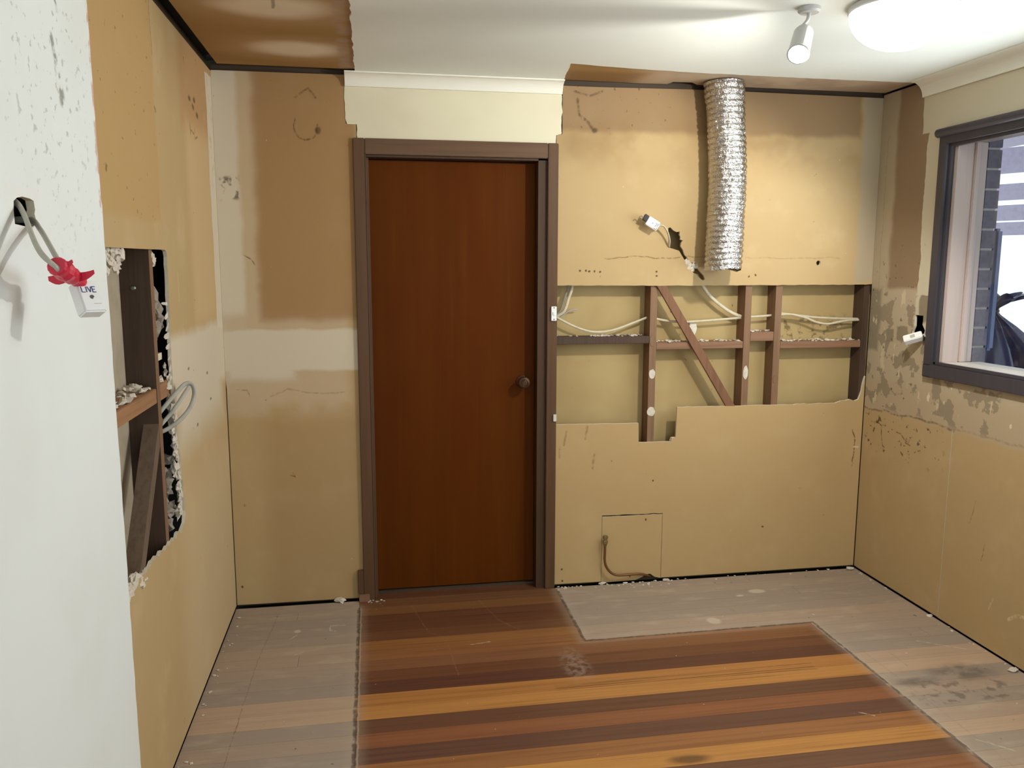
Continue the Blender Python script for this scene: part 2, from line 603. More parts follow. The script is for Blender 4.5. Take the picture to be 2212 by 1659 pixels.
m = Mat('cavity_lining_paper', srgb(184, 160, 112), .9, plane='xz', warp=.02)
m.lay(srgb(165, 138, 92), m.noise(3, 3, lo=.35, hi=.7), .6)
m.lay(srgb(110, 92, 62), m.mul(m.box(2.67, 3.05, 1.20, 1.32, .05), m.noise(28, 4, lo=.52, hi=.62)), .8)
m.lay(srgb(80, 64, 42), m.noise(22, 5, lo=.71, hi=.74), .6)
M_LINING = m.done()

m = Mat('cream_wall_paint', srgb(224, 217, 190), .55, plane='xz')
m.lay(srgb(212, 204, 176), m.noise(3, 3, lo=.4, hi=.7), .5)
m.lay(srgb(150, 138, 112), m.noise(40, 3, lo=.74, hi=.77), .4)
m.bump(m.noise(120, 3), .1, .001)
M_CREAM = m.done()

m = Mat('white_wall_paint', srgb(236, 241, 240), .6, plane='yz', warp=.03)
m.lay(srgb(229, 232, 228), m.noise(2.5, 3, lo=.4, hi=.7), .5)
m.lay(srgb(150, 150, 138), m.mul(m.ell(-1.85, 2.0, .26, .34, .7), m.noise(48, 5, lo=.60, hi=.68)), .55)
m.lay(srgb(140, 140, 132), m.mul(m.mx(m.seg((-1.835, 2.045), (-1.81, 1.985), .003, .012), m.seg((-1.81, 1.985), (-1.795, 1.92), .006, .016)), m.noise(40, 4, lo=.42, hi=.6)), .85)
m.path([(-1.80, 2.13), (-1.79, 2.11)], srgb(110, 110, 104), .004, .006, .7)
m.lay(srgb(238, 238, 234), m.box(-2.13, -1.975, 1.615, 1.725, .008), .8)
m.lay(srgb(205, 168, 150), m.mul(m.box(-1.598, -1.575, 1.70, 2.42, .004), m.noise(30, 3, lo=.4, hi=.6)), .8)
m.bump(m.noise(140, 3), .12, .001)
M_WHITE = m.done()
M_CORNICE = plain('cornice_paint', srgb(234, 231, 218), .6, var=.03, scale=6)

m = Mat('ceiling_paint', srgb(238, 242, 236), .8, plane='xy')
m.lay(srgb(231, 234, 226), m.noise(2, 3, lo=.4, hi=.7), .5)
m.bump(m.noise(150, 3), .1, .001)
M_CEIL = m.done()

m = Mat('ceiling_bare_paper', srgb(166, 130, 78), .85, plane='xy', warp=.05, warp_scale=5)
m.lay(srgb(146, 111, 62), m.noise(2.2, 3, stretch=(.5, 1.6, 1), lo=.35, hi=.7), .6)
for (a, b, ru, rv) in ((.35, -.86, .20, .13), (.385, -.34, .19, .12)):
    m.lay(srgb(190, 160, 122), m.ell(a, b, ru * 1.4, rv * 1.4, .5), .6)
    m.lay(srgb(232, 216, 190), m.ell(a, b, ru * .85, rv * .85, .45), .9)
m.lay(srgb(176, 150, 130), m.mul(m.box(.545, .62, -2, .05, .03), m.noise(20, 4, stretch=(.4, 1, 1), lo=.35, hi=.55)), .75)
m.lay(srgb(196, 176, 152), m.box(1.85, 3.2, -.4, .05, .25), .85)
m.lay(srgb(158, 134, 114), m.mul(m.box(2.0, 3.2, -.4, .05, .1), m.noise(5, 3, lo=.4, hi=.6)), .5)
m.lay(srgb(120, 86, 56), m.box(1.50, 1.85, -.2, .05, .08), .5)
m.lay(srgb(60, 42, 26), m.seg((.362, -1.02), (.352, -.86), .002, .006), .5)
M_CPAPER = m.done()

M_GYP = plain('gypsum_core', srgb(226, 216, 194), .95, var=.08, scale=80)
M_RUBBLE = plain('plaster_rubble', srgb(216, 206, 190), .95, var=.2, scale=60, bump=.5)
M_GREYRUBBLE = plain('dusty_mortar', srgb(158, 148, 136), .95, var=.3, scale=50, bump=.6)
M_STUDZ = wood('stud_hardwood', srgb(134, 102, 76), 'z')
M_STUDDK = wood('stud_dark_shaded_hardwood', srgb(80, 62, 50), 'z')  # darker stud timber, also used to paint shade on the left wall stud
M_NOG = wood('noggin_hardwood', srgb(140, 104, 78), 'x')
M_NOGY = wood('side_noggin_hardwood', srgb(160, 118, 84), 'y')
M_BRACE = wood('brace_hardwood', srgb(128, 90, 64), 'z')
M_GREYBRACE = wood('weathered_brace', srgb(112, 94, 78), 'z')
M_PLATE = wood('wall_plate_hardwood', srgb(74, 60, 46), 'x')
M_VOID = plain('painted_void_shade', srgb(58, 58, 54), .95)  # dark colour stands in for shade in cavities and gaps
M_ARCH = wood('architrave_stain', srgb(96, 67, 43), 'z', .5, .4, 40)
M_ARCHX = wood('head_architrave_stain', srgb(104, 77, 55), 'x', .5, .4, 40)
M_JAMB = wood('door_jamb_stain', srgb(74, 52, 34), 'z', .55, .4, 40)
M_CABLE = plain('white_pvc_cable', srgb(206, 194, 166), .5, var=.15, scale=40)
M_GREYCABLE = plain('grey_pvc_cable', srgb(178, 174, 162), .5, var=.12, scale=40)
M_WHITEPL = plain('white_plastic', srgb(236, 236, 234), .35, var=.03, spec=.5)
M_DARK = plain('black_plastic', srgb(40, 40, 38), .5)
M_SCREW = plain('steel_screw', srgb(120, 118, 112), .35, metal=.9)
M_BLUEINK = plain('blue_marker_ink', srgb(34, 52, 120), .6)
M_BLACKINK = plain('black_marker_ink', srgb(50, 50, 58), .6)
M_REDTAPE = plain('red_tape', srgb(206, 40, 66), .35, var=.1, spec=.5)
M_COPPER = plain('tarnished_copper', srgb(128, 92, 58), .45, metal=.6, scale=60)
M_BRASS = plain('tarnished_brass', srgb(150, 132, 92), .35, metal=.8, scale=60)
M_KNOB = plain('bronze_knob', srgb(78, 52, 34), .38, metal=.45)
M_WFRAME = wood('dark_window_frame', srgb(70, 66, 72), 'z', .4, .25, 40)  # frame colour neutralised to carry the glare at the window
M_REVEAL = wood('pink_primed_timber', srgb(198, 180, 172), 'z', .55, .18, 50)
M_SILL = plain('white_sill_paint', srgb(214, 208, 200), .5)

m = Mat('door_veneer', srgb(92, 46, 7), .5, plane='xz', spec=.05)
m.lay(srgb(80, 38, 6), m.noise(9, 5, stretch=(1, 1, .05), lo=.4, hi=.7), .7)
m.lay(srgb(102, 56, 14), m.noise(38, 4, stretch=(1, 1, .03), lo=.52, hi=.75), .45)
m.lay(srgb(84, 32, 5), m.noise(2.2, 3, stretch=(1.4, 1, .35), lo=.45, hi=.7), .4)
M_DOOR = m.done()

# ------------------------------------------------------------------ floor: every board a piece
m = Mat('floor_board_timber', (1, 1, 1, 1), .42, plane='xy', warp=.012, warp_scale=30, spec=.35)
oi = m.t.nodes.new('ShaderNodeObjectInfo')
m.c = oi.outputs['Color']
shift = m.t.nodes.new('ShaderNodeVectorMath')
shift.operation = 'MULTIPLY_ADD'
shift.inputs[1].default_value = (1, 1, 1)
m.t.links.new(m.pos, shift.inputs[0])
cx = m.t.nodes.new('ShaderNodeCombineXYZ')
m.t.links.new(m.math('MULTIPLY', oi.outputs['Random'], 37.0), cx.inputs[0])
m.t.links.new(m.math('MULTIPLY', oi.outputs['Random'], 11.0), cx.inputs[1])
m.t.links.new(cx.outputs[0], shift.inputs[2])
gv = shift.outputs[0]
m.lay((.62, .56, .50, 1), m.noise(1.0, 5, stretch=(1.2, 60, 1), vec=gv, lo=.42, hi=.72), .62, 'MULTIPLY')
m.lay((.30, .24, .20, 1), m.mul(m.noise(1.0, 6, stretch=(.8, 130, 1), vec=gv, lo=.56, hi=.66), m.noise(1, 3, stretch=(1.5, 9, 1), vec=gv, lo=.5, hi=.65)), .5, 'MULTIPLY')
m.lay((1.5, 1.35, 1.1, 1), m.noise(1.0, 4, stretch=(1.5, 45, 1), vec=gv, lo=.55, hi=.8), .35, 'MULTIPLY')
m.lay(srgb(70, 46, 32), m.ell(1.627, -1.464, .065, .022, .5), .7)
m.lay(srgb(70, 50, 36), m.mul(m.box(1.3, 2.35, -.985, -.935, .02), m.noise(1, 4, stretch=(1.5, 160, 1), lo=.5, hi=.58)), .65)
sealed = m.mx(m.box(.56, 1.512, -.60, .3, .006), m.box(.56, 2.548, -7, -.59, .006))
dusty = m.inv(sealed)
m.lay(srgb(186, 174, 158), m.mul(dusty, m.noise(14, 4, lo=.0, hi=.25)), .58)
m.lay(srgb(196, 178, 156), m.mul(dusty, m.noise(11, 5, stretch=(.5, 1.6, 1), lo=.5, hi=.75)), .35)
edges = [((.56, -.10), (.56, -5)), ((1.515, -.04), (1.508, -.595)), ((1.508, -.595), (2.56, -.587)), ((2.56, -.587), (2.535, -4))]
m.lay(srgb(176, 160, 142), m.mx(*[m.seg(a, b, .004, .055) for a, b in edges]), .28)
m.lay(srgb(74, 62, 50), m.mul(m.mx(*[m.seg(a, b, .004, .006) for a, b in edges]), m.noise(25, 4, lo=.3, hi=.55)), .75)
m.lay(srgb(176, 162, 146), m.mx(*[m.seg((a[0] + .010, a[1]), (b[0] + .010, b[1]), .0015, .003) for a, b in (edges[0], edges[3])]), .6)
m.lay(srgb(96, 88, 78), m.mul(m.mx(m.ell(2.90, -1.10, .13, .055, .6), m.ell(2.72, -1.14, .12, .03, .6)), m.noise(10, 4, lo=.3, hi=.6)), .75)
m.lay(srgb(98, 88, 78), m.mul(m.box(2.6, 3.0, -1.30, -1.16, .04), m.noise(18, 4, lo=.5, hi=.6)), .6)
m.lay(srgb(205, 190, 168), m.mx(m.ell(2.476, -.217, .042, .022, .2), m.ell(2.37, -.255, .018, .010, .2), m.ell(2.13, -.50, .03, .03, .3), m.ell(.30, -.30, .014, .014, .2)), .7)
m.path([(.44, -.27), (.50, -.27)], srgb(206, 196, 180), .004, .003, .7)
m.path([(.44, -.27), (.437, -.31), (.46, -.325)], srgb(206, 196, 180), .004, .003, .7)
for a, b in (((.275, -.37), (.30, -.34)), ((.31, -.52), (.34, -.50)), ((2.9, -.83), (3.05, -.93)), ((2.62, -1.52), (2.70, -1.60)), ((1.03, -.55), (1.11, -.535)), ((2.33, -1.30), (2.37, -1.33))):
    m.path([a, b], srgb(206, 192, 170), .0025, .003, .7)
m.path([(1.12, -.10), (1.18, -.33), (1.27, -.47)], srgb(150, 116, 84), .0015, .003, .5)
m.path([(.80, -.10), (.86, -.40), (.93, -.47), (.95, -.80)], srgb(150, 116, 84), .0015, .003, .45)
m.lay(srgb(160, 140, 124), m.mul(m.ell(1.42, -.79, .05, .13, .5), m.noise(30, 3, lo=.4, hi=.6)), .5)
m.path([(.20, -.10), (.165, -.55), (.15, -1.4)], srgb(120, 92, 76), .0012, .002, .6)
m.path([(2.72, -.9), (2.72, -1.02)], srgb(130, 110, 90), .0012, .002, .5)
m.path([(2.62, -.88), (2.63, -1.7)], srgb(130, 110, 90), .0012, .002, .4)
m.lay(srgb(222, 212, 196), m.noise(34, 4, lo=.725, hi=.74), .8)
m.lay(srgb(70, 56, 44), m.mul(dusty, m.noise(29, 4, lo=.70, hi=.72)), .7)
rg = m.math('ADD', m.math('MULTIPLY', dusty, .42), .40)
m.t.links.new(rg, m.b.inputs['Roughness'])
m.bump(m.noise(1.0, 4, stretch=(3, 150, 1), vec=gv), .12, .001)
M_FLOOR = m.done()

floor = struct(MB().box(-.15, 3.35, -6.4, .35, -.12, -.022).build('floor', M_VOID))
tones = [(112, 74, 46), (116, 76, 44), (96, 58, 38), (92, 56, 36), (104, 66, 42), (136, 90, 50), (130, 84, 50), (120, 78, 50),
         (104, 64, 42), (88, 54, 40), (162, 108, 56), (164, 112, 58), (98, 64, 46), (126, 78, 50), (94, 62, 48), (140, 92, 54),
         (166, 114, 58), (98, 66, 48), (128, 82, 50), (150, 100, 54)]
pitch = .087
k = -4
while -.015 - pitch * k > -6.3:
    y1 = -.015 - pitch * k
    y0 = y1 - pitch + .0008
    kk = k - 0
    t = tones[k] if 0 <= k < len(tones) else tones[rnd.randrange(len(tones))]
    if k == 0:
        t = (108, 72, 46)
    x0, x1 = (-.0, 3.13)
    if y1 > -.01:                       # boards running on under the door
        x0, x1 = .60, 1.49
    if k < 24:
        cuts = [x0] + ([rnd.uniform(.12, .45)] if k % 5 == 1 and k > 0 else []) + ([rnd.uniform(2.65, 3.0)] if k % 6 == 2 and k > 0 else []) + [x1]
    else:
        cuts = [x0, rnd.uniform(.6, 2.5), x1]
    for i in range(len(cuts) - 1):
        o = MB().box(cuts[i] + .0005, cuts[i + 1] - .0005, y0, y1, -.021, 0).build('floor_board', M_FLOOR, floor)
        s = rnd.uniform(.95, 1.06)
        o.color = tuple(c * s for c in srgb(*[min(255, (v * .96 + .04 * (t[0] * .45 + t[1] * .4 + t[2] * .15)) * 1.08 + 4) for v in t])[:3]) + (1,)
    k += 1

# ------------------------------------------------------------------ wall_back
lin_out = [(-.1, -.02), (.615, -.02), (.615, 2.075), (1.472, 2.075), (1.472, -.02), (3.25, -.02), (3.25, 2.45), (-.1, 2.45)]
wall_back = struct(MB().plate(lin_out, [], lambda u, v, w: Vector((u, .1 + w, v)), .01).build('wall_back', [M_LINING, M_GYP]))

pl = [(.0035, .013), (.600, .010)] + jag([(.600, .010), (.600, 2.187), (.556, 2.19), (.556, 2.393)], .0015, .05, 3)[1:] + [(.0006, 2.391), (.0006, 1.06), (.0035, 1.03)]
MB().plate(pl, [], BACK, .012).build('plasterboard_panel', [M_BACK, M_GYP], wall_back)

pd = [(.603, 2.10), (1.497, 2.10)] + jag([(1.497, 2.10), (1.499, 2.165), (1.524, 2.172), (1.526, 2.40)], .003, .018, 5)[1:] + jag([(.554, 2.40), (.554, 2.21), (.562, 2.187), (.603, 2.187), (.603, 2.10)], .0025, .02, 6)[:-1]
MB().plate(pd, [], lambda u, v, w: Vector((u, -.002 + w, v)), .014).build('painted_board_panel', [M_CREAM, M_GYP], wall_back)['label'] = 'cream painted board above the door'

diag = [(2.049, 1.753), (2.060, 1.757), (2.075, 1.743), (2.092, 1.735), (2.108, 1.738), (2.106, 1.722), (2.112, 1.712), (2.110, 1.700), (2.124, 1.696), (2.116, 1.684), (2.114, 1.668), (2.126, 1.652), (2.134, 1.630),
        (2.150, 1.612), (2.156, 1.599), (2.170, 1.591), (2.186, 1.592), (2.200, 1.575), (2.206, 1.561), (2.220, 1.545), (2.236, 1.530), (2.243, 1.513), (2.235, 1.505), (2.222, 1.512),
        (2.205, 1.527), (2.198, 1.537), (2.186, 1.541), (2.172, 1.553), (2.158, 1.570), (2.146, 1.585), (2.138, 1.600), (2.122, 1.624), (2.107, 1.647), (2.080, 1.655), (2.060, 1.660), (2.048, 1.672), (2.052, 1.700), (2.050, 1.725)]
ring = lambda cx, cy, r, n=10: [(cx + r * math.cos(2 * math.pi * i / n), cy + r * math.sin(2 * math.pi * i / n)) for i in range(n)]
pu = jag([(1.503, 1.483), (2.2, 1.481), (3.10, 1.484), (3.1315, 1.487)], .0012, .03, 8) + [(3.1315, 2.385), (2.40, 2.390), (2.14, 2.390), (1.70, 2.384), (1.530, 2.384)] + jag([(1.530, 2.384), (1.529, 2.172), (1.502, 2.165), (1.502, 1.50)], .001, .04, 9)[1:]
MB().plate(pu, [diag, ring(2.834, 1.591, .012)], BACK, .012).build('plasterboard_panel', [M_BACK, M_GYP], wall_back)

plow = [(1.511, .013), (1.748, .011)] + [(1.748, .353)] + jag([(1.748, .353), (2.063, .350)], .0015, .02, 10)[1:] + [(2.063, .012), (3.127, .012), (3.128, 1.02)] \
    + jag([(3.128, 1.02), (3.118, .985), (3.112, .94), (3.098, .90), (3.078, .893), (3.05, .902), (3.0, .894), (2.97, .884), (2.70, .883)], .003, .02, 11)[1:] \
    + jag([(2.70, .883), (2.121, .886)], .0012, .03, 12)[1:] + [(2.119, .735), (2.098, .733), (2.095, .714)] + jag([(2.095, .714), (1.928, .716)], .001, .03, 13)[1:] + [(1.925, .812)] + jag([(1.925, .812), (1.511, .818)], .001, .03, 14)[1:]
MB().plate(plow, [], BACK, .012).build('plasterboard_panel', [M_BACK, M_GYP], wall_back)
pp = [(1.7505, .005), (1.93, .008), (1.965, .022), (1.985, .034), (2.005, .036), (2.03, .018), (2.06, .010), (2.061, .344)] + jag([(2.061, .344), (1.751, .345)], .0015, .02, 15)[1:]
MB().plate(pp, [], lambda u, v, w: Vector((u, .001 + w, v)), .012).build('cut_out_panel', [M_BACK, M_GYP], wall_back)['label'] = 'cut square of board refitted in the lower wall'

for (x0, x1, mat) in ((1.975, 2.009, M_STUDZ), (2.462, 2.496, M_STUDZ), (2.623, 2.657, M_STUDZ), (3.100, 3.131, M_STUDDK), (1.474, 1.509, M_STUDDK), (.578, .612, M_STUDDK), (.02, .055, M_STUDDK)):
    MB().box(x0, x1, .0135, .0995, .035, 2.36).build('stud', mat, wall_back)
for (x0, x1, z0, z1, mat) in ((1.510, 1.974, 1.203, 1.238, M_STUDDK), (2.010, 2.461, 1.172, 1.206, M_NOG), (2.497, 2.622, 1.206, 1.252, M_NOG), (2.658, 3.099, 1.167, 1.201, M_NOG)):
    MB().box(x0, x1, .0145, .098, z0, z1).build('noggin', mat, wall_back, bevel=.002)
MB().bar((1.975, .009, 1.56), (2.455, .009, .80), .040, .016, (1, 0, .63)).build('diagonal_brace', M_BRACE, wall_back)
MB().box(.0, 3.13, .014, .0995, 2.362, 2.43).build('top_plate', M_PLATE, wall_back)
MB().box(.0, .574, .016, .0995, .0, .034).build('bottom_plate', M_PLATE, wall_back)
MB().box(1.512, 3.13, .016, .0995, .0, .034).build('bottom_plate', M_PLATE, wall_back)


def dab(u, v, ru, rv, seed, mat=None, n=14):
    r = random.Random(seed)
    out = [(u + ru * math.cos(2 * math.pi * i / n) * r.uniform(.9, 1.08), v + rv * math.sin(2 * math.pi * i / n) * r.uniform(.9, 1.08)) for i in range(n)]
    MB().plate(out, [], lambda a, b, w: Vector((a, .0115 + w, b)), .003).build('adhesive_dab', [mat or M_RUBBLE] * 2, wall_back)


dab(1.992, 1.052, .0165, .024, 1)
dab(1.991, .866, .020, .024, 2)
dab(1.992, 1.215, .015, .030, 3, M_STUDZ)
dab(2.479, 1.050, .0135, .034, 4)
dab(2.640, 1.012, .013, .020, 5, M_STUDZ)

# coarse rubble lying on the noggins: too small to count
for (x0, x1, z, nn, sd) in ((1.515, 1.97, 1.238, 46, 1), (2.012, 2.46, 1.206, 46, 2), (2.50, 2.62, 1.252, 16, 3), (2.66, 3.095, 1.201, 52, 4)):
    r = random.Random(sd)
    mb = MB()
    for i in range(nn):
        s = r.uniform(.003, .010)
        mb.lump((r.uniform(x0, x1), r.uniform(.020, .09), z + s * .35), s, r.random() * 50, (1.4, 1.2, .55), .7, 1)
    o = mb.build('plaster_rubble', M_RUBBLE, wall_back)
    o['kind'] = 'stuff'

# cornice left above the door
mb = MB()


def cove(mb, p0, p1, out, size=.055):
    """cove moulding between two points of the wall/ceiling line; out = direction into the room"""
    p0, p1, out = Vector(p0), Vector(p1), Vector(out)
    prof = [(0, 0), (0, -size)] + [(.005, -size)] + [(size - (size - .007) * math.cos(a) + .0, -(size - (size - .007) * math.sin(a))) for a in [i / 10 * math.pi / 2 for i in range(11)]]
    prof = [(0, 0), (0, -size), (.006, -size)]
    for i in range(11):
        a = i / 10 * math.pi / 2
        prof.append((size - (size - .010) * math.cos(a), -size + (size - .006) * math.sin(a)))
    prof += [(size, -.004), (size, 0)]
    vs = [p + out * a + Vector((0, 0, b)) for p in (p0, p1) for a, b in prof]
    n = len(prof)
    mb.faces(vs, [(i, (i + 1) % n, n + (i + 1) % n, n + i) for i in range(n)] + [tuple(range(n)), tuple(reversed(range(n, 2 * n)))])


cove(mb, (.556, -.0025, H - .0005), (1.524, -.0025, H - .0005), (0, -1, 0))
struct(mb.build('trim_1', M_CORNICE))
mb = MB()
cove(mb, (W - .0005, -.302, H - .0005), (W - .0005, -6.1, H - .0005), (-1, 0, 0), .07)
struct(mb.build('trim_2', M_CORNICE))

# ------------------------------------------------------------------ wall_left
M_LINGREY = plain('grey_lining_paper', srgb(176, 162, 140), .9, var=.15, scale=12)
wall_left = struct(MB().plate([(-6.2, -.02), (-1.06, -.02), (-1.06, 2.45), (-6.2, 2.45)], [], lambda u, v, w: Vector((-.1 - w, u, v)), .01).build('wall_left', [M_LINGREY, M_GYP]))
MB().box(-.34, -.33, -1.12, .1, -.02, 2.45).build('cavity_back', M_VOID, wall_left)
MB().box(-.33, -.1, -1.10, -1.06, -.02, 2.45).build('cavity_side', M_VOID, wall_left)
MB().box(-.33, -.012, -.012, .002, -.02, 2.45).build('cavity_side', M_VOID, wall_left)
lh = [(-1.566, 1.618), (-1.2, 1.6205), (-.965, 1.623), (-.945, 1.618), (-.937, 1.60)] + jag([(-.937, 1.60), (-.945, 1.45), (-.955, 1.30), (-.955, 1.20), (-.938, 1.08), (-.925, .96), (-.91, .87), (-.892, .78), (-.885, .735), (-.905, .700), (-.945, .690)], .006, .025, 21)[1:] \
    + jag([(-.945, .690), (-1.08, .693), (-1.20, .705), (-1.33, .718), (-1.44, .715), (-1.53, .700), (-1.566, .690)], .008, .022, 22)[1:]
MB().plate([(-1.576, .008), (-.003, .012), (-.003, 1.03), (-.0004, 1.06), (-.0004, 2.388), (-1.576, 2.388)], [lh], LEFT, .011).build('plasterboard_panel', [M_LEFT, M_GYP], wall_left)
oh = [(-2.093, 1.648), (-2.03, 1.645), (-1.998, 1.650), (-1.992, 1.660), (-1.999, 1.672), (-1.994, 1.680), (-1.998, 1.697), (-2.015, 1.700), (-2.05, 1.701), (-2.075, 1.697), (-2.090, 1.690), (-2.094, 1.672)]
wp = [(-6.15, .0), (-1.578, .0)] + jag([(-1.578, .0), (-1.578, 1.72), (-1.584, 1.74), (-1.590, 2.39)], .0022, .03, 24)[1:] + [(-1.590, 2.398), (-6.15, 2.398)]
MB().plate(wp, [oh], lambda u, v, w: Vector((.004 - w, u, v)), .015).build('painted_board_panel', [M_WHITE, M_GYP], wall_left)['label'] = 'white painted board with a cable hole'
for (y0, y1) in ((-1.115, -1.075), (-1.64, -1.60), (-.06, -.02)):
    MB().box(-.0995, -.012, y0, y1, .035, 2.36).build('stud', M_STUDDK if y0 > -1.2 else M_STUDZ, wall_left)
MB().box(-.0135, -.0118, -1.113, -1.077, .4, 1.9).build('painted_lit_edge', M_STUDZ, wall_left)  # paler strip paints the lit front edge onto the dark stud
MB().box(-.0985, -.013, -1.599, -1.116, 1.150, 1.196).build('noggin', M_NOGY, wall_left, bevel=.002)
MB().box(-.0985, -.013, -1.074, -.70, 1.150, 1.205).build('noggin', M_NOGY, wall_left, bevel=.002)
MB().bar((-.035, -1.075, 1.10), (-.035, -1.47, .60), .045, .044, (1, 0, 0)).build('diagonal_brace', M_GREYBRACE, wall_left)
MB().box(-.0995, -.013, -6.1, -.012, 2.362, 2.43).build('top_plate', M_PLATE, wall_left)
MB().box(-.0995, -.013, -6.1, -.012, .0, .034).build('bottom_plate', M_PLATE, wall_left)
# torn plaster, insulation and mortar in the broken edges of the hole
r = random.Random(31)
mb = MB()
for i in range(26):
    z = 1.25 - i * .021
    yy = -.958 + (1.25 - z) * .13 * (1 if z < 1.1 else .3)
    s = r.uniform(.008, .017)
    mb.lump((r.uniform(-.022, -.006), yy - r.uniform(.004, .022), z), s, r.random() * 60, (.6, .9, 1.3), .8, 2)
for i in range(22):
    s = r.uniform(.010, .022)
    mb.lump((r.uniform(-.02, -.004), r.uniform(-1.56, -1.36), .70 + r.uniform(-.012, .02)), s, r.random() * 60, (.5, 1.2, .8), .8, 2)
for i in range(14):
    s = r.uniform(.010, .020)
    mb.lump((r.uniform(-.025, -.012), r.uniform(-1.56, -1.36), r.uniform(1.56, 1.615)), s, r.random() * 60, (.5, 1.3, .9), .8, 2)
for i in range(22):
    z = 1.45 - i * .034
    yy = -.950 + (.045 if z < .95 else 0) - .004
    p = Vector((-.004, yy, z))
    l, w = r.uniform(.018, .040), r.uniform(.010, .024)
    d = Vector((r.uniform(-.6, .1), -1, r.uniform(-.7, .3))).normalized()
    e = Vector((r.uniform(-.2, .2), r.uniform(-.3, .3), 1)).normalized()
    q = [p - e * w / 2, p + e * w / 2, p + d * l * .8 + e * w * .35, p + d * l, p + d * l * .7 - e * w * .4]
    th = Vector((-.0015, 0, 0))
    mb.faces(q + [v + th for v in q], [(0, 1, 2, 3, 4), (9, 8, 7, 6, 5)] + [(k, (k + 1) % 5, 5 + (k + 1) % 5, 5 + k) for k in range(5)])
for (y, z, s) in ((-1.075, 1.605, .014), (-1.045, 1.60, .016), (-1.035, 1.585, .013), (-1.03, 1.212, .012)):
    mb.lump((-.02, y, z), s, y * 40, (.6, .9, 1.1), .7, 2)
o = mb.build('torn_plaster', M_RUBBLE, wall_left)
o['kind'] = 'stuff'
mb = MB()
for i in range(16):
    s = r.uniform(.012, .024)
    mb.lump((r.uniform(-.060, -.022), r.uniform(-1.055, -.90), .70 + i * .016), s, r.random() * 60, (1, 1, 1), .7, 2)
for i in range(16):
    s = r.uniform(.016, .030)
    mb.lump((r.uniform(-.075, -.035), r.uniform(-1.05, -.95), 1.33 + i * .013), s, r.random() * 60, (.8, 1, 1.2), .7, 2)
o = mb.build('mortar_rubble', M_GREYRUBBLE, wall_left)
o['kind'] = 'stuff'
mb = MB()
for i in range(40):
    s = r.uniform(.006, .014)
    mb.lump((r.uniform(-.09, -.02), r.uniform(-1.58, -1.125), 1.198 + r.uniform(0, .012)), s, r.random() * 60, (1, 1.6, .6), .8, 1)
o = mb.build('plaster_rubble', M_RUBBLE, wall_left)
o['kind'] = 'stuff'
MB().box(-.10, -.03, -1.07, -.955, 1.270, 1.292).build('plaster_strip', M_GYP, wall_left)
MB().lathe((-.062, -1.1145, 1.555 - .05), (0, -1, 0), [(.009, 0), (.009, .003), (.006, .006), (0, .007)], 12).build('nail_head', M_SCREW, wall_left)

# ------------------------------------------------------------------ wall_right with window opening
wall_right = struct(MB().plate([(-6.2, -.02), (.1, -.02), (.1, 2.45), (-6.2, 2.45)], [[(-2.18, 1.10), (-.515, 1.10), (-.515, 2.13), (-2.18, 2.13)]], lambda u, v, w: Vector((W + .1 + w, u, v)), .01).build('wall_right', [M_VOID, M_GYP]))
ro = [(-6.15, .008), (-.6525, .008), (-.6525, .868), (-.6495, .868), (-.6495, .010), (-.0015, .010), (-.0015, .9), (-.0002, .95), (-.0002, 2.398), (-6.15, 2.398)]
bh = jag([(-.345, 1.353), (-.405, 1.353), (-.404, 1.31), (-.42, 1.29), (-.438, 1.268), (-.43, 1.258), (-.335, 1.258), (-.335, 1.275), (-.347, 1.30)], .003, .015, 33, True)
MB().plate(ro, [[(-2.20, 1.12), (-.495, 1.12), (-.495, 2.12), (-2.20, 2.12)], bh], RIGHT, .012).build('plasterboard_panel', [M_RIGHT, M_GYP], wall_right)
MB().box(W + .012, W + .1, -6.1, -.002, 0, .034).build('bottom_plate', M_PLATE, wall_right)
MB().box(W + .014, W + .099, -.668, -.632, .035, .9).build('stud', M_STUDDK, wall_right)

# ------------------------------------------------------------------ ceiling
cp = [(-.12, -6.2), (3.3, -6.2), (3.3, -.262)] + jag([(3.3, -.262), (3.13, -.264), (2.48, -.265), (2.04, -.275), (1.75, -.298), (1.482, -.338)], .003, .03, 41)[1:] + jag([(1.482, -.338), (1.527, .0)], .002, .03, 42)[1:] + [(1.527, .1), (.600, .1)] + jag([(.600, .1), (.600, -.10), (.603, -1.58)], .004, .03, 43)[1:] + [(-.12, -1.58)]
ceiling = struct(MB().plate(cp, [], CEIL, .006).build('ceiling', [M_CEIL, M_GYP]))
lc = [(.036, -1.56), (.62, -1.56), (.62, -.052), (.036, -.052)]
MB().plate(lc, [], lambda u, v, w: Vector((u, v, H + .0065 + w)), .01).build('bare_ceiling_panel', [M_CPAPER, M_GYP], ceiling)
rc = [(1.45, -.36), (3.128, -.29), (3.128, -.012), (2.46, -.016), (2.30, -.02), (2.16, -.022), (2.12, -.065), (2.03, -.060), (2.02, -.014), (1.9, -.006), (1.50, -.02)]
MB().plate(rc, [], lambda u, v, w: Vector((u, v, H + .0065 + w)), .01).build('bare_ceiling_panel', [M_CPAPER, M_GYP], ceiling)
MB().box(-.4, 3.6, -6.4, .4, 2.452, 2.50).build('sky_light_blocker', M_VOID, ceiling)  # unseen slab added above the ceiling to stop sky light leaking in

# wall behind the camera with its glazed opening
wr = struct(MB().plate([(-.15, -.02), (3.3, -.02), (3.3, 2.45), (-.15, 2.45)], [[(.35, .25), (3.0, .25), (3.0, 2.3), (.35, 2.3)]], lambda u, v, w: Vector((u, -6.2 - w, v)), .1).build('wall_rear', [M_WHITE, M_GYP]))

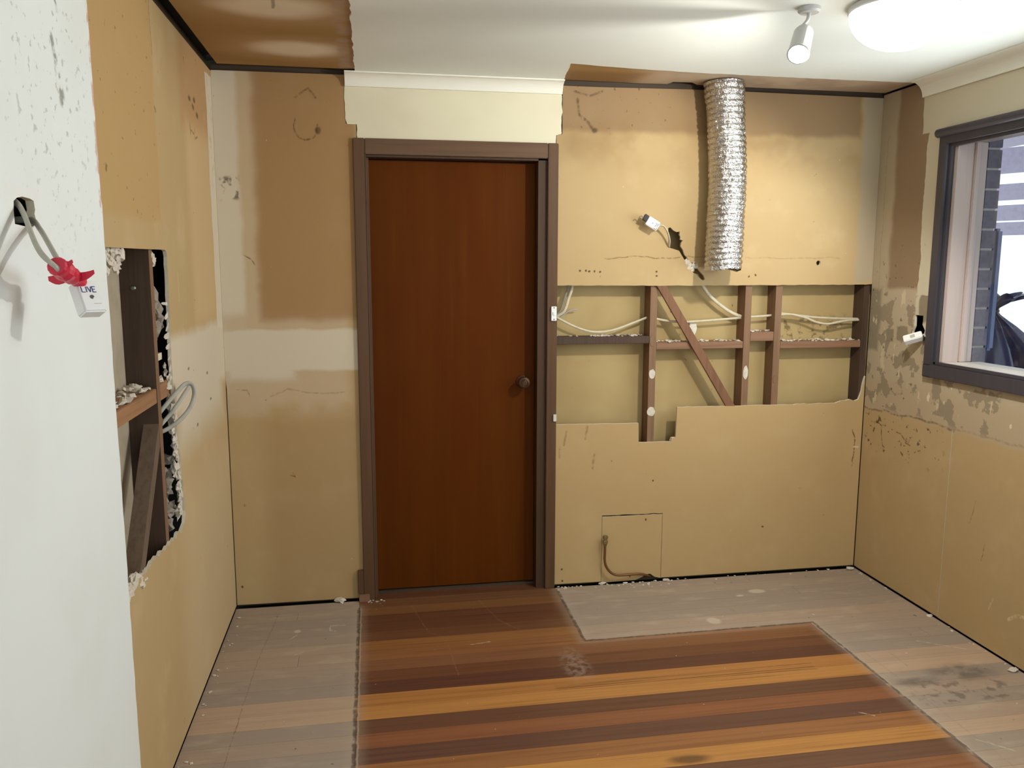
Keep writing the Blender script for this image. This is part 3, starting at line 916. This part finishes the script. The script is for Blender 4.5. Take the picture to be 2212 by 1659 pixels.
# ------------------------------------------------------------------ door_1
door = struct(MB().box(.640, 1.416, .070, .106, .016, 2.046).build('door_1', M_DOOR, bevel=.001))
kb = MB().lathe((1.358, .0695, 1.022), (0, -1, 0), [(.031, 0), (.031, .003), (.027, .006), (.012, .008), (.011, .024), (.018, .028), (.026, .034), (.029, .042), (.029, .050), (.026, .056), (.017, .059), (.014, .057), (0, .057)], 32).build('door_knob', M_KNOB, door, smooth=False)
MB().lathe((1.358, .0120, 1.022), (0, -1, 0), [(.013, 0), (.013, .002), (.011, .003), (0, .003)], 20).build('knob_centre', M_KNOB, kb)
MB().box(.583, .634, -.016, .001, .0, 2.128).build('architrave', M_ARCH, door, bevel=.003)
MB().box(1.459, 1.508, -.016, .001, .0, 2.128).build('architrave', M_ARCH, door, bevel=.003)
MB().box(.6345, 1.4585, -.015, .001, 2.060, 2.128).build('architrave', M_ARCHX, door, bevel=.003)
for a, b in (((.617, 2.072), (.623, 0)), ):
    pass
MB().box(.6345, .640, -.004, .1, .0, 2.052).build('jamb', M_ARCH, door)
MB().box(1.417, 1.4585, .001, .1, .0, 2.052).build('jamb', M_JAMB, door)
MB().box(.6405, 1.4165, .001, .1, 2.050, 2.0595).build('jamb', M_JAMB, door)
MB().box(.6402, .650, .030, .069, .0, 2.050).build('door_stop', M_ARCH, door)
MB().box(1.4165, 1.4450, .020, .035, .0, 2.040).build('door_stop', M_JAMB, door)
MB().box(.636, .6385, -.012, .02, .0, 2.06).build('bead', M_ARCHX, door)
MB().box(.640, 1.417, .060, .14, .0002, .010).build('threshold', M_PLATE, door)
MB().box(.56, 1.53, .1115, .118, .0, 2.2).build('door_light_blocker', M_JAMB, door)  # unseen sheet, enlarged behind the door to block leaking sky light

# skirting stub left beside the architrave
sk = MB().box(.556, .5825, -.020, -.0005, .036, .150).build('trim_3', M_ARCH, bevel=.002)
struct(sk)
MB().box(.560, .6100, -.034, -.0165, .0, .034).build('block', M_NOG, sk, bevel=.002)

# ------------------------------------------------------------------ window_1
win = MB()
win.box(W - .020, W + .004, -.500, -.452, 1.080, 2.135)
win.box(W - .006, W + .012, -.516, -.500, 1.140, 2.10)
window = struct(win.build('window_1', M_WFRAME, bevel=.002))
mb = MB().box(W - .022, W + .004, -2.25, -.452, 1.0815, 1.138).box(W - .006, W + .012, -2.20, -.5005, 1.138, 1.152)
mb.build('sill_architrave', M_WFRAME, window, bevel=.002)
mb = MB().tube([(W - .022, -.445, 2.149), (W - .022, -2.25, 2.149)], .019, 16, sub=1).box(W - .022, W + .004, -2.25, -.4995, 2.10, 2.150).box(W - .006, W + .012, -2.20, -.5165, 2.085, 2.10)
mb.build('head_architrave', M_WFRAME, window)
MB().box(W - .022, W + .004, -2.25, -2.195, 1.081, 2.13).build('architrave', M_WFRAME, window)
MB().box(W + .0125, W + .090, -.535, -.515, 1.152, 2.105).build('reveal_board', M_REVEAL, window)
MB().box(W + .092, W + .125, -.545, -.515, 1.152, 2.105).build('sash_frame', M_REVEAL, window, bevel=.003)
MB().box(W + .126, W + .158, -.535, -.515, 1.152, 2.105).build('sash_frame', M_REVEAL, window, bevel=.003)
MB().box(W + .0125, W + .158, -2.17, -.535, 2.105, 2.125).build('reveal_board', M_REVEAL, window)
MB().box(W + .0125, W + .20, -2.17, -.5355, 1.128, 1.1515).build('sill_board', M_SILL, window)
MB().box(W + .0125, W + .158, -2.19, -2.17, 1.13, 2.12).build('reveal_board', M_REVEAL, window)
gm = bpy.data.materials.new('window_glass')
gm.use_nodes = True
nt = gm.node_tree
nt.nodes.clear()
mo, mxn, tr, gl, fr = (nt.nodes.new(x) for x in ('ShaderNodeOutputMaterial', 'ShaderNodeMixShader', 'ShaderNodeBsdfTransparent', 'ShaderNodeBsdfGlossy', 'ShaderNodeFresnel'))
gl.inputs['Roughness'].default_value = .02
tr.inputs['Color'].default_value = (.95, .97, .98, 1)
bf = nt.nodes.new('ShaderNodeNewGeometry').outputs['Backfacing']
nt.links.new(mm(nt, 'MULTIPLY', fr.outputs[0], mm(nt, 'SUBTRACT', 1.0, bf)), mxn.inputs[0])
nt.links.new(tr.outputs[0], mxn.inputs[1])
nt.links.new(gl.outputs[0], mxn.inputs[2])
nt.links.new(mxn.outputs[0], mo.inputs[0])
MB().box(W + .112, W + .116, -2.17, -.546, 1.153, 2.104).build('glass_pane', gm, window)

# ------------------------------------------------------------------ outside the window
M_BRICK = plain('hazed_brown_brick', srgb(112, 108, 120), .9, var=.25, scale=40, bump=.4)  # brick colour greyed and blued to hold the window haze
M_MORTAR = plain('pale_mortar', srgb(190, 184, 178), .95)
pier = thing('brick_pier', 'brown brick pier with pale mortar just outside the window reveal', 'brick wall', (3.35, -.2, 0))
MB().box(3.296, 3.352, -.528, .30, 0, 2.44).build('mortar_bed', M_MORTAR, pier)
bme = None
z = .02
row = 0
while z < 2.40:
    off = 0 if row % 2 == 0 else -.12
    y = -.535
    first = True
    while y < .28:
        ln = .11 if (first and row % 2) else .23
        b = MB().box(3.292 + rnd.uniform(-.001, .001), 3.358, y, min(y + ln, .30), z, z + .076).build('brick', M_BRICK, pier)
        y += ln + .010
        first = False
    z += .086
    row += 1
M_BRPLANK = plain('hazed_grey_metal', srgb(104, 118, 150), .5, metal=.2)  # dark metal lightened to blue, haze mixed into its colour
pn_ = tag(MB().box(3.362, 3.402, -.536, -.495, 1.20, 1.74).build('shutter_box', M_BRPLANK, bevel=.012), 'dark grey upright shutter box on the outer corner of the brick pier', 'shutter')
MB().box(3.30, 8.0, -5, 4, -.25, -.15).build('patio', plain('patio_concrete', srgb(150, 146, 140), .9), None)
tag(bpy.data.objects['patio'], 'concrete patio outside the kitchen window', 'patio')['kind'] = 'structure'
M_SLAT = plain('haze_tinted_slat', srgb(226, 220, 242), .7)  # lilac haze and brightness are put into the slat colour
lou = thing('louvre_screen', 'pale slatted screen with painted lilac haze and bright gaps across the patio', 'screen', (5.2, 1.5, 0))
for (za, zb) in ((2.24, 2.42), (2.05, 2.165), (1.905, 2.015), (1.80, 1.893)):
    M3 = Matrix.Translation((5.2, 1.55, (za + zb) / 2)) @ Matrix.Rotation(math.radians(-62), 4, 'Z')
    MB().box(-.9, .9, -.012, .012, -(zb - za) / 2, (zb - za) / 2, 0, M3).build('slat', M_SLAT, lou)
for sx_ in (-.88, .88):
    M3 = Matrix.Translation((5.2, 1.55, 1.13)) @ Matrix.Rotation(math.radians(-62), 4, 'Z')
    MB().box(sx_ - .03, sx_ + .03, .014, .05, -1.28, 1.34, 0, M3).build('post', M_SLAT, lou)
MB().box(3.42, 5.6, -3.0, 3.5, 2.50, 2.54).build('patio_ceiling', plain('pink_soffit', srgb(214, 204, 212), .8))
tag(bpy.data.objects['patio_ceiling'], 'pale pink patio soffit above the slatted screen', 'soffit')['kind'] = 'structure'
# black cover tied in a knot, gathered in pleats
m = Mat('hazed_black_plastic', srgb(50, 54, 84), .25, spec=.6)  # black sheet given a lighter bluish colour for the haze over it
m.bump(m.noise(14, 4), .25, .01)
M_SHEET = m.done()
mb = MB()
prof = [(.20, 1.395), (.15, 1.385), (.09, 1.35), (.040, 1.315), (.030, 1.295), (.045, 1.27), (.12, 1.20), (.23, 1.08), (.34, .90), (.44, .70), (.50, .40), (.52, -.14)]
prof = [(a, b - 0) for a, b in prof]
n = 72
vs, fs = [], []
for i, (ra, zz) in enumerate(prof):
    for k in range(n):
        th = 2 * math.pi * k / n
        pl_ = 1 + .16 * math.sin(th * 9 + math.sin(i) * .6) + .10 * math.sin(th * 14 + i * .3)
        vs.append(Vector((4.55 + ra * pl_ * math.cos(th), .86 + ra * pl_ * math.sin(th), zz + (.02 * math.sin(th * 9) if i < 2 else 0))))
for i in range(len(prof) - 1):
    for k in range(n):
        fs.append((i * n + k, i * n + (k + 1) % n, (i + 1) * n + (k + 1) % n, (i + 1) * n + k))
mb.faces(vs, fs)
cov = tag(mb.build('barbecue_cover', M_SHEET, smooth=True), 'shiny black plastic cover gathered and tied at the top outside the window', 'cover')
MB().lathe((4.55, .86, 1.285), (0, 0, 1), [(.040, 0), (.046, .006), (.046, .016), (.040, .022)], 20).build('tie', M_DARK, cov)

# ------------------------------------------------------------------ flexible duct
def foil(mat_name):
    m = Mat(mat_name, srgb(206, 204, 202), .24, metal=1.0)
    v = m.t.nodes.new('ShaderNodeTexVoronoi')
    v.feature = 'DISTANCE_TO_EDGE'
    v.inputs['Scale'].default_value = 95
    m.t.links.new(m.pos, v.inputs['Vector'])
    h = m.math('ADD', m.math('MULTIPLY', v.outputs['Distance'], .7), m.noise(55, 5, stretch=(1, 1, 1.6)))
    m.bump(h, .9, .006)
    return m.done()


M_FOIL = foil('crinkled_foil')
duct = thing('exhaust_duct', 'silver crinkled foil flexible duct hanging from the ceiling beside the wall', 'duct', (2.285, -.105, 1.56))
vs, fs = [], []
rings, seg = 230, 96
for i in range(rings):
    t = i / (rings - 1)
    z = 2.400 - t * .842
    cx = 2.258 + .036 * math.sin(min(1, t * 1.7) * math.pi / 2) - .012 * max(0, t - .55) / .45
    cy = -.104 + .006 * math.sin(t * 5)
    for k in range(seg):
        th = 2 * math.pi * k / seg
        ph = t * .842 / .0255 * 2 * math.pi + th
        rr = .0815 + .006 * max(0, 1 - t * 7) + .0058 * (abs(math.sin(ph / 2)) ** .8)
        pv = Vector((math.cos(th) * 3, math.sin(th) * 3, z * 30))
        rr += .0030 * mnoise.noise(pv * 1.3) + .0018 * mnoise.noise(Vector((math.cos(th) * 7, math.sin(th) * 7, z * 55)))
        zz = z + .004 * mnoise.noise(Vector((math.cos(th) * 1.5, math.sin(th) * 1.5, z * 9))) - (.006 * math.sin(th * 2 + 1) + .010 * mnoise.noise(Vector((math.cos(th) * 2, math.sin(th) * 2, 3)))) * max(0, t - .97) / .03
        vs.append(Vector((cx + rr * math.cos(th), cy + rr * math.sin(th), zz)))
for i in range(rings - 1):
    for k in range(seg):
        fs.append((i * seg + k, i * seg + (k + 1) % seg, (i + 1) * seg + (k + 1) % seg, (i + 1) * seg + k))
mb = MB()
mb.faces(vs, fs)
mb.build('foil_sleeve', M_FOIL, duct, smooth=False)
mb = MB()
mb.tube([(2.282 + .079 * math.cos(a), -.104 + .079 * math.sin(a), 1.566) for a in [i / 16 * 2 * math.pi for i in range(17)]], .0016, 6, sub=2)
mb.build('wire_hoop', M_SCREW, duct, smooth=True)

# ------------------------------------------------------------------ strokes for hand lettering
GLY = {'L': [((0, 1), (0, 0)), ((0, 0), (.55, 0))], 'I': [((.1, 1), (.1, 0))], 'V': [((0, 1), (.32, 0)), ((.32, 0), (.62, 1))], 'E': [((0, 1), (0, 0)), ((0, 1), (.55, .97)), ((0, .52), (.45, .52)), ((0, 0), (.55, .02))]}
ADV = {'L': .72, 'I': .34, 'V': .78, 'E': .7}


def lettering(text, org, ex, ey, size, pen, mat, parent):
    ex, ey = Vector(ex).normalized(), Vector(ey).normalized()
    nz = ex.cross(ey)
    mb = MB()
    x = 0
    for ch in text:
        for a, b in GLY[ch]:
            p = Vector(org) + (ex * (x + a[0]) + ey * a[1]) * size
            q = Vector(org) + (ex * (x + b[0]) + ey * b[1]) * size
            mb.bar(p, q, pen, .0006, ex if abs((q - p).normalized().dot(ex)) < .7 else ey)
        x += ADV[ch]
    return mb.build('lettering', mat, parent)


def obox(mb, o, a, b, c, mi=0):
    """box from corner o along the three edge vectors"""
    o, a, b, c = map(Vector, (o, a, b, c))
    vs = [o + a * i + b * j + c * k for i in (0, 1) for j in (0, 1) for k in (0, 1)]
    mb.faces(vs, [(0, 1, 3, 2), (4, 6, 7, 5), (0, 4, 5, 1), (2, 3, 7, 6), (0, 2, 6, 4), (1, 5, 7, 3)], mi)
    return mb


# junction box hanging from the left white wall
Bc = Vector((.1, -2.094, 1.546))
sb = Vector((.53, -.10, .84)).normalized()
sc = Vector((-.60, .30, .415))
sc = (sc - sb * sc.dot(sb)).normalized()
sa = sc.cross(sb)
if sa.y < 0:
    sa = -sa
scr = lambda v: (rt2 * v.x - up2 * v.y + fw * v.z)     # directions noted in the photograph, turned into the room
va, vb, vc = scr(sa), scr(sb), scr(sc)
jb = thing('junction_box', 'white junction box marked live hanging on two grey cables from the left wall', 'junction box', (.09, -2.09, 1.48), 'junction boxes left on live cables')
obox(MB(), Bc, va * .066, vb * .044, vc * .030).build('box_body', M_WHITEPL, jb, bevel=.003)
nf = -vc
lettering('LIVE', Bc + va * .026 + vb * .006 + nf * .0004, vb, -va, .0115, .0014, M_BLUEINK, jb)
MB().lathe(Bc + va * .036 + vb * .022 + nf * .0002, nf, [(.0042, 0), (.0042, .0006), (.003, .001), (0, .001)], 14).build('screw', M_SCREW, jb)
mb = MB()
for i in range(9):
    p = Bc + va * .050 + vb * (.022 + i * .0016) + nf * .0003
    mb.bar(p, p + vb * .0010, .0008, .0004, va)
mb.build('fine_print', M_GREYCABLE, jb)
top = Bc + vb * .018 + vc * .012
CABLE_A = [(-.008, -2.056, 1.690), (.020, -2.094, 1.668), (.045, -2.135, 1.633), (.062, -2.160, 1.608), (.078, -2.178, 1.590), (.092, -2.180, 1.576), (.102, -2.165, 1.564)]
CABLE_B = [(-.004, -1.994, 1.660), (.030, -2.048, 1.640), (.062, -2.103, 1.613), (.086, -2.140, 1.588), (.100, -2.158, 1.572), (.107, -2.150, 1.560)]
tp = Vector((.098, -2.176, 1.572))
MB().tube([(-.05, -2.03, 1.69)] + CABLE_A + [tuple(top - va * .016 - vb * .004), tuple(top + va * .004)], .0074, 12, flat=.62, flat_dir=(1, .3, 0)).build('cable', M_GREYCABLE, jb, smooth=True)
MB().tube([(-.05, -1.98, 1.66)] + CABLE_B + [tuple(top - va * .012 + vb * .003), tuple(top + va * .004)], .0070, 12, flat=.62, flat_dir=(1, .3, 0)).build('cable', M_GREYCABLE, jb, smooth=True)
mb = MB()
mb.tube([tuple(tp), tuple(tp.lerp(top, .3)), tuple(tp.lerp(top, .65)), tuple(top + va * .002)], lambda t: .0150 + .003 * math.sin(t * 5) + .0016 * math.sin(t * 23), 14)
for (t0, d, l, w) in ((.70, (-1, .16, -.1), .042, .020), (.80, (.95, -.22, -.15), .042, .017), (.25, (.85, -.40, -.2), .028, .013)):
    p0 = tp.lerp(top, t0)
    d = scr(Vector(d)).normalized()
    sdv = d.cross(fw).normalized()
    vs = []
    for i in range(7):
        t = i / 6
        c = p0 + d * l * t - fw * (.010 + .004 * math.sin(t * 4)) - up * (.006 * math.sin(t * 3.0) - .004)
        ww = w * (.75 + .35 * math.sin(t * 3.1)) * (1 - .45 * t * t) * .5
        vs += [c - sdv * ww, c + sdv * ww, c + sdv * ww - fw * .0012, c - sdv * ww - fw * .0012]
    fs = []
    for i in range(6):
        for k in range(4):
            fs.append((i * 4 + k, i * 4 + (k + 1) % 4, i * 4 + 4 + (k + 1) % 4, i * 4 + 4 + k))
    fs += [(0, 1, 2, 3), (27, 26, 25, 24)]
    mb.faces(vs, fs)
mb.build('red_tape', M_REDTAPE, jb, smooth=False)['label'] = 'red tape wrapped around both cables'

# junction box on the back wall, above the torn slot
jb = thing('junction_box', 'white junction box on a short cable above the jagged slot in the back wall', 'junction box', (1.95, -.04, 1.75), 'junction boxes left on live cables')
ex = Vector((.050, 0, -.029)).normalized()
ey = Vector((.029, 0, .046)).normalized()
ey = (ey - ex * ey.dot(ex)).normalized()
O = Vector((1.9165, -.056, 1.768))
obox(MB(), O, ex * .062, ey * .043, Vector((0, .022, 0))).build('box_body', M_WHITEPL, jb, bevel=.003)
lettering('LIVE', O + ex * .056 + ey * .004 + Vector((0, -.0004, 0)), ey, -ex, .0130, .0014, M_BLACKINK, jb)
mb = MB()
mb.bar(O + ex * .0585 + ey * .004 + Vector((0, -.0004, 0)), O + ex * .0585 + ey * .038 + Vector((0, -.0004, 0)), .0012, .0006, ex)
mb.build('pen_line', M_BLACKINK, jb)
MB().lathe(O + ex * .028 + ey * .022 + Vector((0, -.0002, 0)), (0, -1, 0), [(.0035, 0), (.0035, .0006), (0, .001)], 12).build('screw', M_SCREW, jb)
obox(MB(), O - ex * .022 + ey * .012 + Vector((0, .003, 0)), ex * .0215, ey * .030, Vector((0, .016, 0))).build('grommet', M_DARK, jb, bevel=.002)
MB().tube([tuple(O - ex * .020 + ey * .02 + Vector((0, .01, 0))), tuple(O - ex * .034 + ey * .024 + Vector((0, .012, 0))), tuple(O - ex * .040 + ey * .012 + Vector((0, .016, 0)))], .0022, 8).build('wire_tail', M_GREYRUBBLE, jb, smooth=True)
e = O + ex * .060 + ey * .020 + Vector((0, .011, 0))
MB().tube([tuple(e), (2.003, -.050, 1.762), (2.028, -.042, 1.737), (2.046, -.028, 1.70), (2.053, -.008, 1.672), (2.062, .02, 1.655), (2.075, .05, 1.64)], .0066, 10, flat=.6, flat_dir=(1, 0, .5)).build('cable', M_CABLE, jb, smooth=True)

# junction box beside the window
jb = thing('junction_box', 'white junction box poking from a hole beside the dark window frame', 'junction box', (3.08, -.41, 1.22), 'junction boxes left on live cables')
p0 = Vector((3.050, -.394, 1.233))
ea = Vector((.82, -.27, -.5)).normalized()
eb = Vector((-.47, -.33, .82))
eb = (eb - ea * eb.dot(ea)).normalized()
ec = ea.cross(eb)
if ec.y < 0:
    ec = -ec
ea, eb, ec = scr(ea), scr(eb), scr(ec)
obox(MB(), p0, ea * .080, eb * .040, ec * .030).build('box_body', M_WHITEPL, jb, bevel=.003)
nb = -ec
obox(MB(), p0 + ea * .030 + eb * .010 + nb * .0002, ea * .020, eb * .018, nb * .0008).build('printed_label', M_GREYCABLE, jb)
q = p0 + ea * .080 + eb * .020 + ec * .014
MB().tube([tuple(q - ea * .004), tuple(q + ea * .012), (3.112, -.455, 1.262), (3.135, -.425, 1.280), (3.17, -.40, 1.29)], .0055, 10, flat=.7).build('cable', M_GREYCABLE, jb, smooth=True)
MB().tube([tuple(q - ea * .004 + ec * .006), tuple(q + ea * .010 + ec * .006), (3.115, -.442, 1.245), (3.14, -.41, 1.262), (3.17, -.38, 1.27)], .0050, 10, flat=.7).build('cable', M_DARK, jb, smooth=True)

# ------------------------------------------------------------------ cables in the open cavity
CG = 'electrical cables in the open wall cavity'


def cable(label, pts, r=.0058, mat=None, flat=.6, fd=(0, 1, 0)):
    return tag(MB().tube(pts, r, 10, flat=flat, flat_dir=fd).build('electrical_cable', mat or M_CABLE, smooth=True), label, 'cable', CG)


cable('cream flat cable sagging from the light switch to the first stud', [(1.512, .055, 1.335), (1.547, .05, 1.316), (1.606, .05, 1.287), (1.672, .05, 1.264), (1.722, .05, 1.258), (1.78, .05, 1.262), (1.838, .05, 1.277), (1.90, .05, 1.300), (1.9725, .05, 1.326)])
cable('thick cream cable dropping beside the door frame behind the light switch', [(1.597, .05, 1.53), (1.594, .05, 1.47), (1.578, .05, 1.42), (1.560, .05, 1.365), (1.536, .055, 1.342), (1.512, .06, 1.334)], .0075)
cable('thin grey cable dropping closest to the door frame in the cavity', [(1.582, .065, 1.53), (1.578, .065, 1.47), (1.566, .065, 1.43), (1.547, .065, 1.369), (1.532, .07, 1.348), (1.512, .072, 1.340)], .0045, M_GREYCABLE)
cable('grey cable tail poking up and right behind the light switch', [(1.512, .08, 1.322), (1.545, .078, 1.328), (1.575, .076, 1.352), (1.595, .074, 1.362), (1.628, .074, 1.366)], .0035, M_GREYCABLE, 1)
cable('cream cable running level between the diagonal brace and the second stud', [(2.0095, .05, 1.322), (2.04, .05, 1.315), (2.09, .05, 1.307), (2.145, .05, 1.303), (2.21, .05, 1.304), (2.30, .05, 1.309), (2.40, .05, 1.316), (2.4615, .05, 1.320)])
cable('cream cable curving down from under the foil duct to the second stud', [(2.215, .04, 1.535), (2.245, .045, 1.490), (2.284, .05, 1.439), (2.32, .05, 1.406), (2.359, .05, 1.377), (2.41, .05, 1.346), (2.4615, .05, 1.326)], .0085)
cable('short cream cable spanning the narrow bay between second and third studs', [(2.4965, .05, 1.324), (2.55, .05, 1.326), (2.6225, .05, 1.331)])
cable('upper of two cream cables between the third stud and the corner', [(2.6575, .05, 1.341), (2.70, .05, 1.338), (2.78, .052, 1.328), (2.87, .052, 1.318), (2.98, .052, 1.312), (3.0995, .05, 1.309)])
cable('lower sagging cream cable between the third stud and the corner', [(2.6575, .038, 1.334), (2.72, .038, 1.336), (2.796, .036, 1.320), (2.86, .036, 1.296), (2.925, .036, 1.286), (2.988, .036, 1.296), (3.04, .038, 1.303), (3.0995, .042, 1.304)])

ch = [(2.199, 1.305), (2.214, 1.304), (2.222, 1.296), (2.232, 1.292), (2.235, 1.270), (2.229, 1.250), (2.222, 1.234), (2.214, 1.226), (2.203, 1.236), (2.196, 1.255)]
tag(MB().plate(jag(ch, .002, .008, 51, True), [], lambda u, v, w: Vector((u, .052 + w + (v - 1.2) * .1, v)), .020).build('plaster_chunk', [M_RUBBLE] * 2), 'white lump of broken plaster leaning behind the diagonal brace', 'plaster')
mb = MB()
for (x, z, s, q) in ((2.148, 1.590, .016, 3), (2.165, 1.573, .017, 5), (2.186, 1.577, .020, 8), (2.172, 1.562, .016, 11)):
    mb.lump((x, .006, z), s, q, (1, .5, 1), .6, 2)
tag(mb.build('plaster_chunk', M_RUBBLE), 'pale crumbled plaster wedged in the jagged slot left of the foil duct', 'plaster')
gp = tag(MB().plate([(2.098, .733), (2.118, .735), (2.118, .716), (2.092, .7165)], [], lambda u, v, w: Vector((u, .0135 + w, v)), .004).build('plaster_chunk', [M_GYP] * 2), 'small white plaster scrap in the notch of the lower board', 'plaster')

# grey cable loop from the hole in the left wall
lp = tag(MB().tube([(-.045, -1.03, 1.085), (-.02, -1.005, 1.12), (.012, -.972, 1.160), (.035, -.945, 1.185), (.055, -.935, 1.180), (.062, -.945, 1.150), (.052, -.970, 1.110), (.025, -.998, 1.075), (-.01, -1.02, 1.050), (-.05, -1.04, 1.035)], .0072, 10, flat=.6, flat_dir=(0, 1, .2)).build('cable_loop', M_GREYCABLE, smooth=True), 'loop of grey flat cable sticking out of the broken left wall', 'cable')
MB().tube([(-.045, -1.055, 1.045), (-.015, -1.02, 1.080), (.012, -1.00, 1.115), (.035, -.965, 1.155), (.048, -.945, 1.178)], .0066, 10, flat=.6, flat_dir=(0, 1, .2)).build('cable_strand', M_GREYCABLE, lp, smooth=True)

# ------------------------------------------------------------------ switch and small fittings on the architrave
sw = thing('light_switch', 'white narrow light switch on the right door architrave', 'switch', (1.4905, -.02, 1.352))
MB().box(1.4775, 1.5035, -.025, -.0165, 1.319, 1.386).build('switch_plate', M_WHITEPL, sw, bevel=.0015)
MB().box(1.4855, 1.4965, -.0285, -.0252, 1.345, 1.361).build('rocker', M_WHITEPL, sw, bevel=.001)
for zz in (1.326, 1.380):
    MB().lathe((1.4905, -.0251, zz), (0, -1, 0), [(.0026, 0), (.0026, .0005), (0, .0007)], 12).build('screw', M_DARK, sw)
tag(MB().box(1.492, 1.5075, -.0235, -.0165, .838, .872).build('white_clip', M_SILL, bevel=.0015), 'small pale clip low on the right door architrave', 'clip')

# ------------------------------------------------------------------ copper pipe stub
gp = thing('gas_pipe', 'bent copper pipe stub with a brass fitting by the floor', 'pipe', (1.76, -.03, .03))
MB().tube([(1.759, -.028, .215), (1.758, -.028, .17), (1.758, -.028, .135), (1.764, -.028, .105), (1.780, -.028, .078), (1.80, -.028, .060), (1.828, -.027, .050), (1.88, -.022, .047), (1.94, -.014, .044), (1.975, -.004, .034), (2.01, .013, .018)], .0062, 12).build('pipe', M_COPPER, gp, smooth=True)
MB().lathe((1.759, -.028, .204), (0, 0, 1), [(.0065, 0), (.010, .010), (.0128, .016), (.0128, .030), (.009, .033), (.009, .036), (.0128, .038), (.0128, .052), (.0115, .054), (0, .054)], 6).build('brass_nut', M_BRASS, gp)
cp_ = [(1.975, .0005), (1.99, .018), (2.006, .022), (2.025, .010), (2.04, .0005)]

# ------------------------------------------------------------------ crumbs swept against the walls
r = random.Random(77)
mb = MB()
for i in range(150):
    w = r.random()
    if w < .35:
        x, y = 1.52 + r.random() ** 1.5 * 1.6, -.006 - abs(r.gauss(0, .02))
    elif w < .55:
        x, y = r.uniform(1.70, 2.12), -.01 - abs(r.gauss(0, .035))
    elif w < .75:
        x, y = W - .008 - abs(r.gauss(0, .02)), -r.uniform(.05, 1.5)
    elif w < .88:
        x, y = .008 + abs(r.gauss(0, .02)), -r.uniform(.05, 1.6)
    else:
        x, y = r.uniform(.60, .70), -.02 - abs(r.gauss(0, .03))
    s = r.uniform(.0015, .0055)
    mb.lump((x, y, s * .4), s, r.random() * 90, (1.4, 1.1, .5), .6, 1)
o = mb.build('plaster_crumbs', M_RUBBLE)
o['kind'] = 'stuff'
tag(o, 'tiny plaster crumbs scattered along the foot of the walls', 'crumbs')
for (x, y, s, q, lab) in ((1.752, -.012, .013, 1, 'plaster flake standing at the foot of the refitted square board'), (2.085, -.018, .014, 2, 'plaster flake on the floor right of the copper pipe'), (3.10, -1.13, .015, 3, 'plaster flake at the foot of the right wall nearest the camera'),
                           (3.115, -.62, .010, 4, 'plaster flake by the vertical joint low on the right wall'), (3.09, -.03, .016, 5, 'flat pale chip in the far right floor corner'), (.47, -.012, .022, 6, 'torn plaster paper lying against the wall left of the door')):
    tag(MB().lump((x, y, s * .42), s, q * 7.3, (1.3, .8, .5), .6, 2).build('plaster_flake', M_RUBBLE), lab, 'plaster', 'plaster flakes on the floor')

# ------------------------------------------------------------------ lamps on the ceiling


def emit(name, color, strength):
    m = bpy.data.materials.new(name)
    m.use_nodes = True
    b = m.node_tree.nodes['Principled BSDF']
    b.inputs['Base Color'].default_value = (.9, .9, .9, 1)
    b.inputs['Emission Color'].default_value = color
    b.inputs['Emission Strength'].default_value = strength
    return m


M_METAL = plain('white_metal_lamp', srgb(196, 196, 194), .4, var=.03)
lamp = thing('ceiling_lamp', 'large glowing white dome standing for spot head glare on the ceiling near the window', 'ceiling lamp', (2.335, -1.275, 2.4))
MB().lathe((2.335, -1.275, 2.3995), (0, 0, -1), [(.150, 0), (.162, .004), (.164, .018), (.160, .022), (0, .022)], 48).build('base_ring', M_METAL, lamp, smooth=False)
MB().lathe((2.335, -1.275, 2.3770), (0, 0, -1), [(.160 * math.cos(i / 12 * math.pi / 2), .118 * math.sin(i / 12 * math.pi / 2)) for i in range(13)], 48).build('glare_dome', emit('glare_dome_glow', (1, .96, .88, 1), 3.5), lamp, smooth=True)  # glowing dome gives a solid shape to the bloom of a spot head
pl_ = bpy.data.lights.new('lamp_bulb', 'SPOT')
pl_.energy, pl_.color, pl_.shadow_soft_size = 60, (1.0, .97, .89), .035
pl_.spot_size, pl_.spot_blend = math.radians(160), .3
po = bpy.data.objects.new('lamp_bulb', pl_)
COL.objects.link(po)
po.location = (2.345, -1.32, 2.215)
po.rotation_euler = Vector((-.34, .25, -.56)).to_track_quat('-Z', 'Y').to_euler()

face = Vector((2.00, -1.245, 2.238))
back_ = Vector((2.060, -1.165, 2.335))
ax = (face - back_).normalized()
spot = thing('spotlight', 'small bright spotlight head hanging left of the glare dome', 'spotlight', (2.06, -1.18, 2.4))
L_ = (face - back_).length
MB().lathe(back_, ax, [(.016, 0), (.026, .006), (.031, .02), (.033, L_ - .012), (.035, L_ - .002), (.031, L_), (.030, L_ - .006), (0, L_ - .006)], 32).build('lamp_can', M_METAL, spot, smooth=False)
MB().lathe(face - ax * .0055, ax, [(.0295, 0), (.027, .004), (.018, .008), (0, .010)], 32).build('lens', emit('lit_spot_lens', (.92, .96, 1, 1), 40.0), spot, smooth=True)
MB().tube([tuple(back_ + Vector((-.010, -.012, .012))), (2.062, -1.182, 2.366), (2.064, -1.184, 2.3995)], .006, 10).build('stem', M_METAL, spot, smooth=True)
MB().lathe((2.064, -1.184, 2.3995), (0, 0, -1), [(.036, 0), (.036, .010), (.030, .016), (0, .016)], 28).build('ceiling_rose', M_METAL, spot)
sl = bpy.data.lights.new('spot_beam', 'SPOT')
sl.energy, sl.spot_size, sl.spot_blend, sl.color, sl.shadow_soft_size = 12, math.radians(110), .8, (.95, .97, 1.0), .025
so = bpy.data.objects.new('spot_beam', sl)
COL.objects.link(so)
so.location = face + ax * .012
so.rotation_euler = ax.to_track_quat('-Z', 'Y').to_euler()
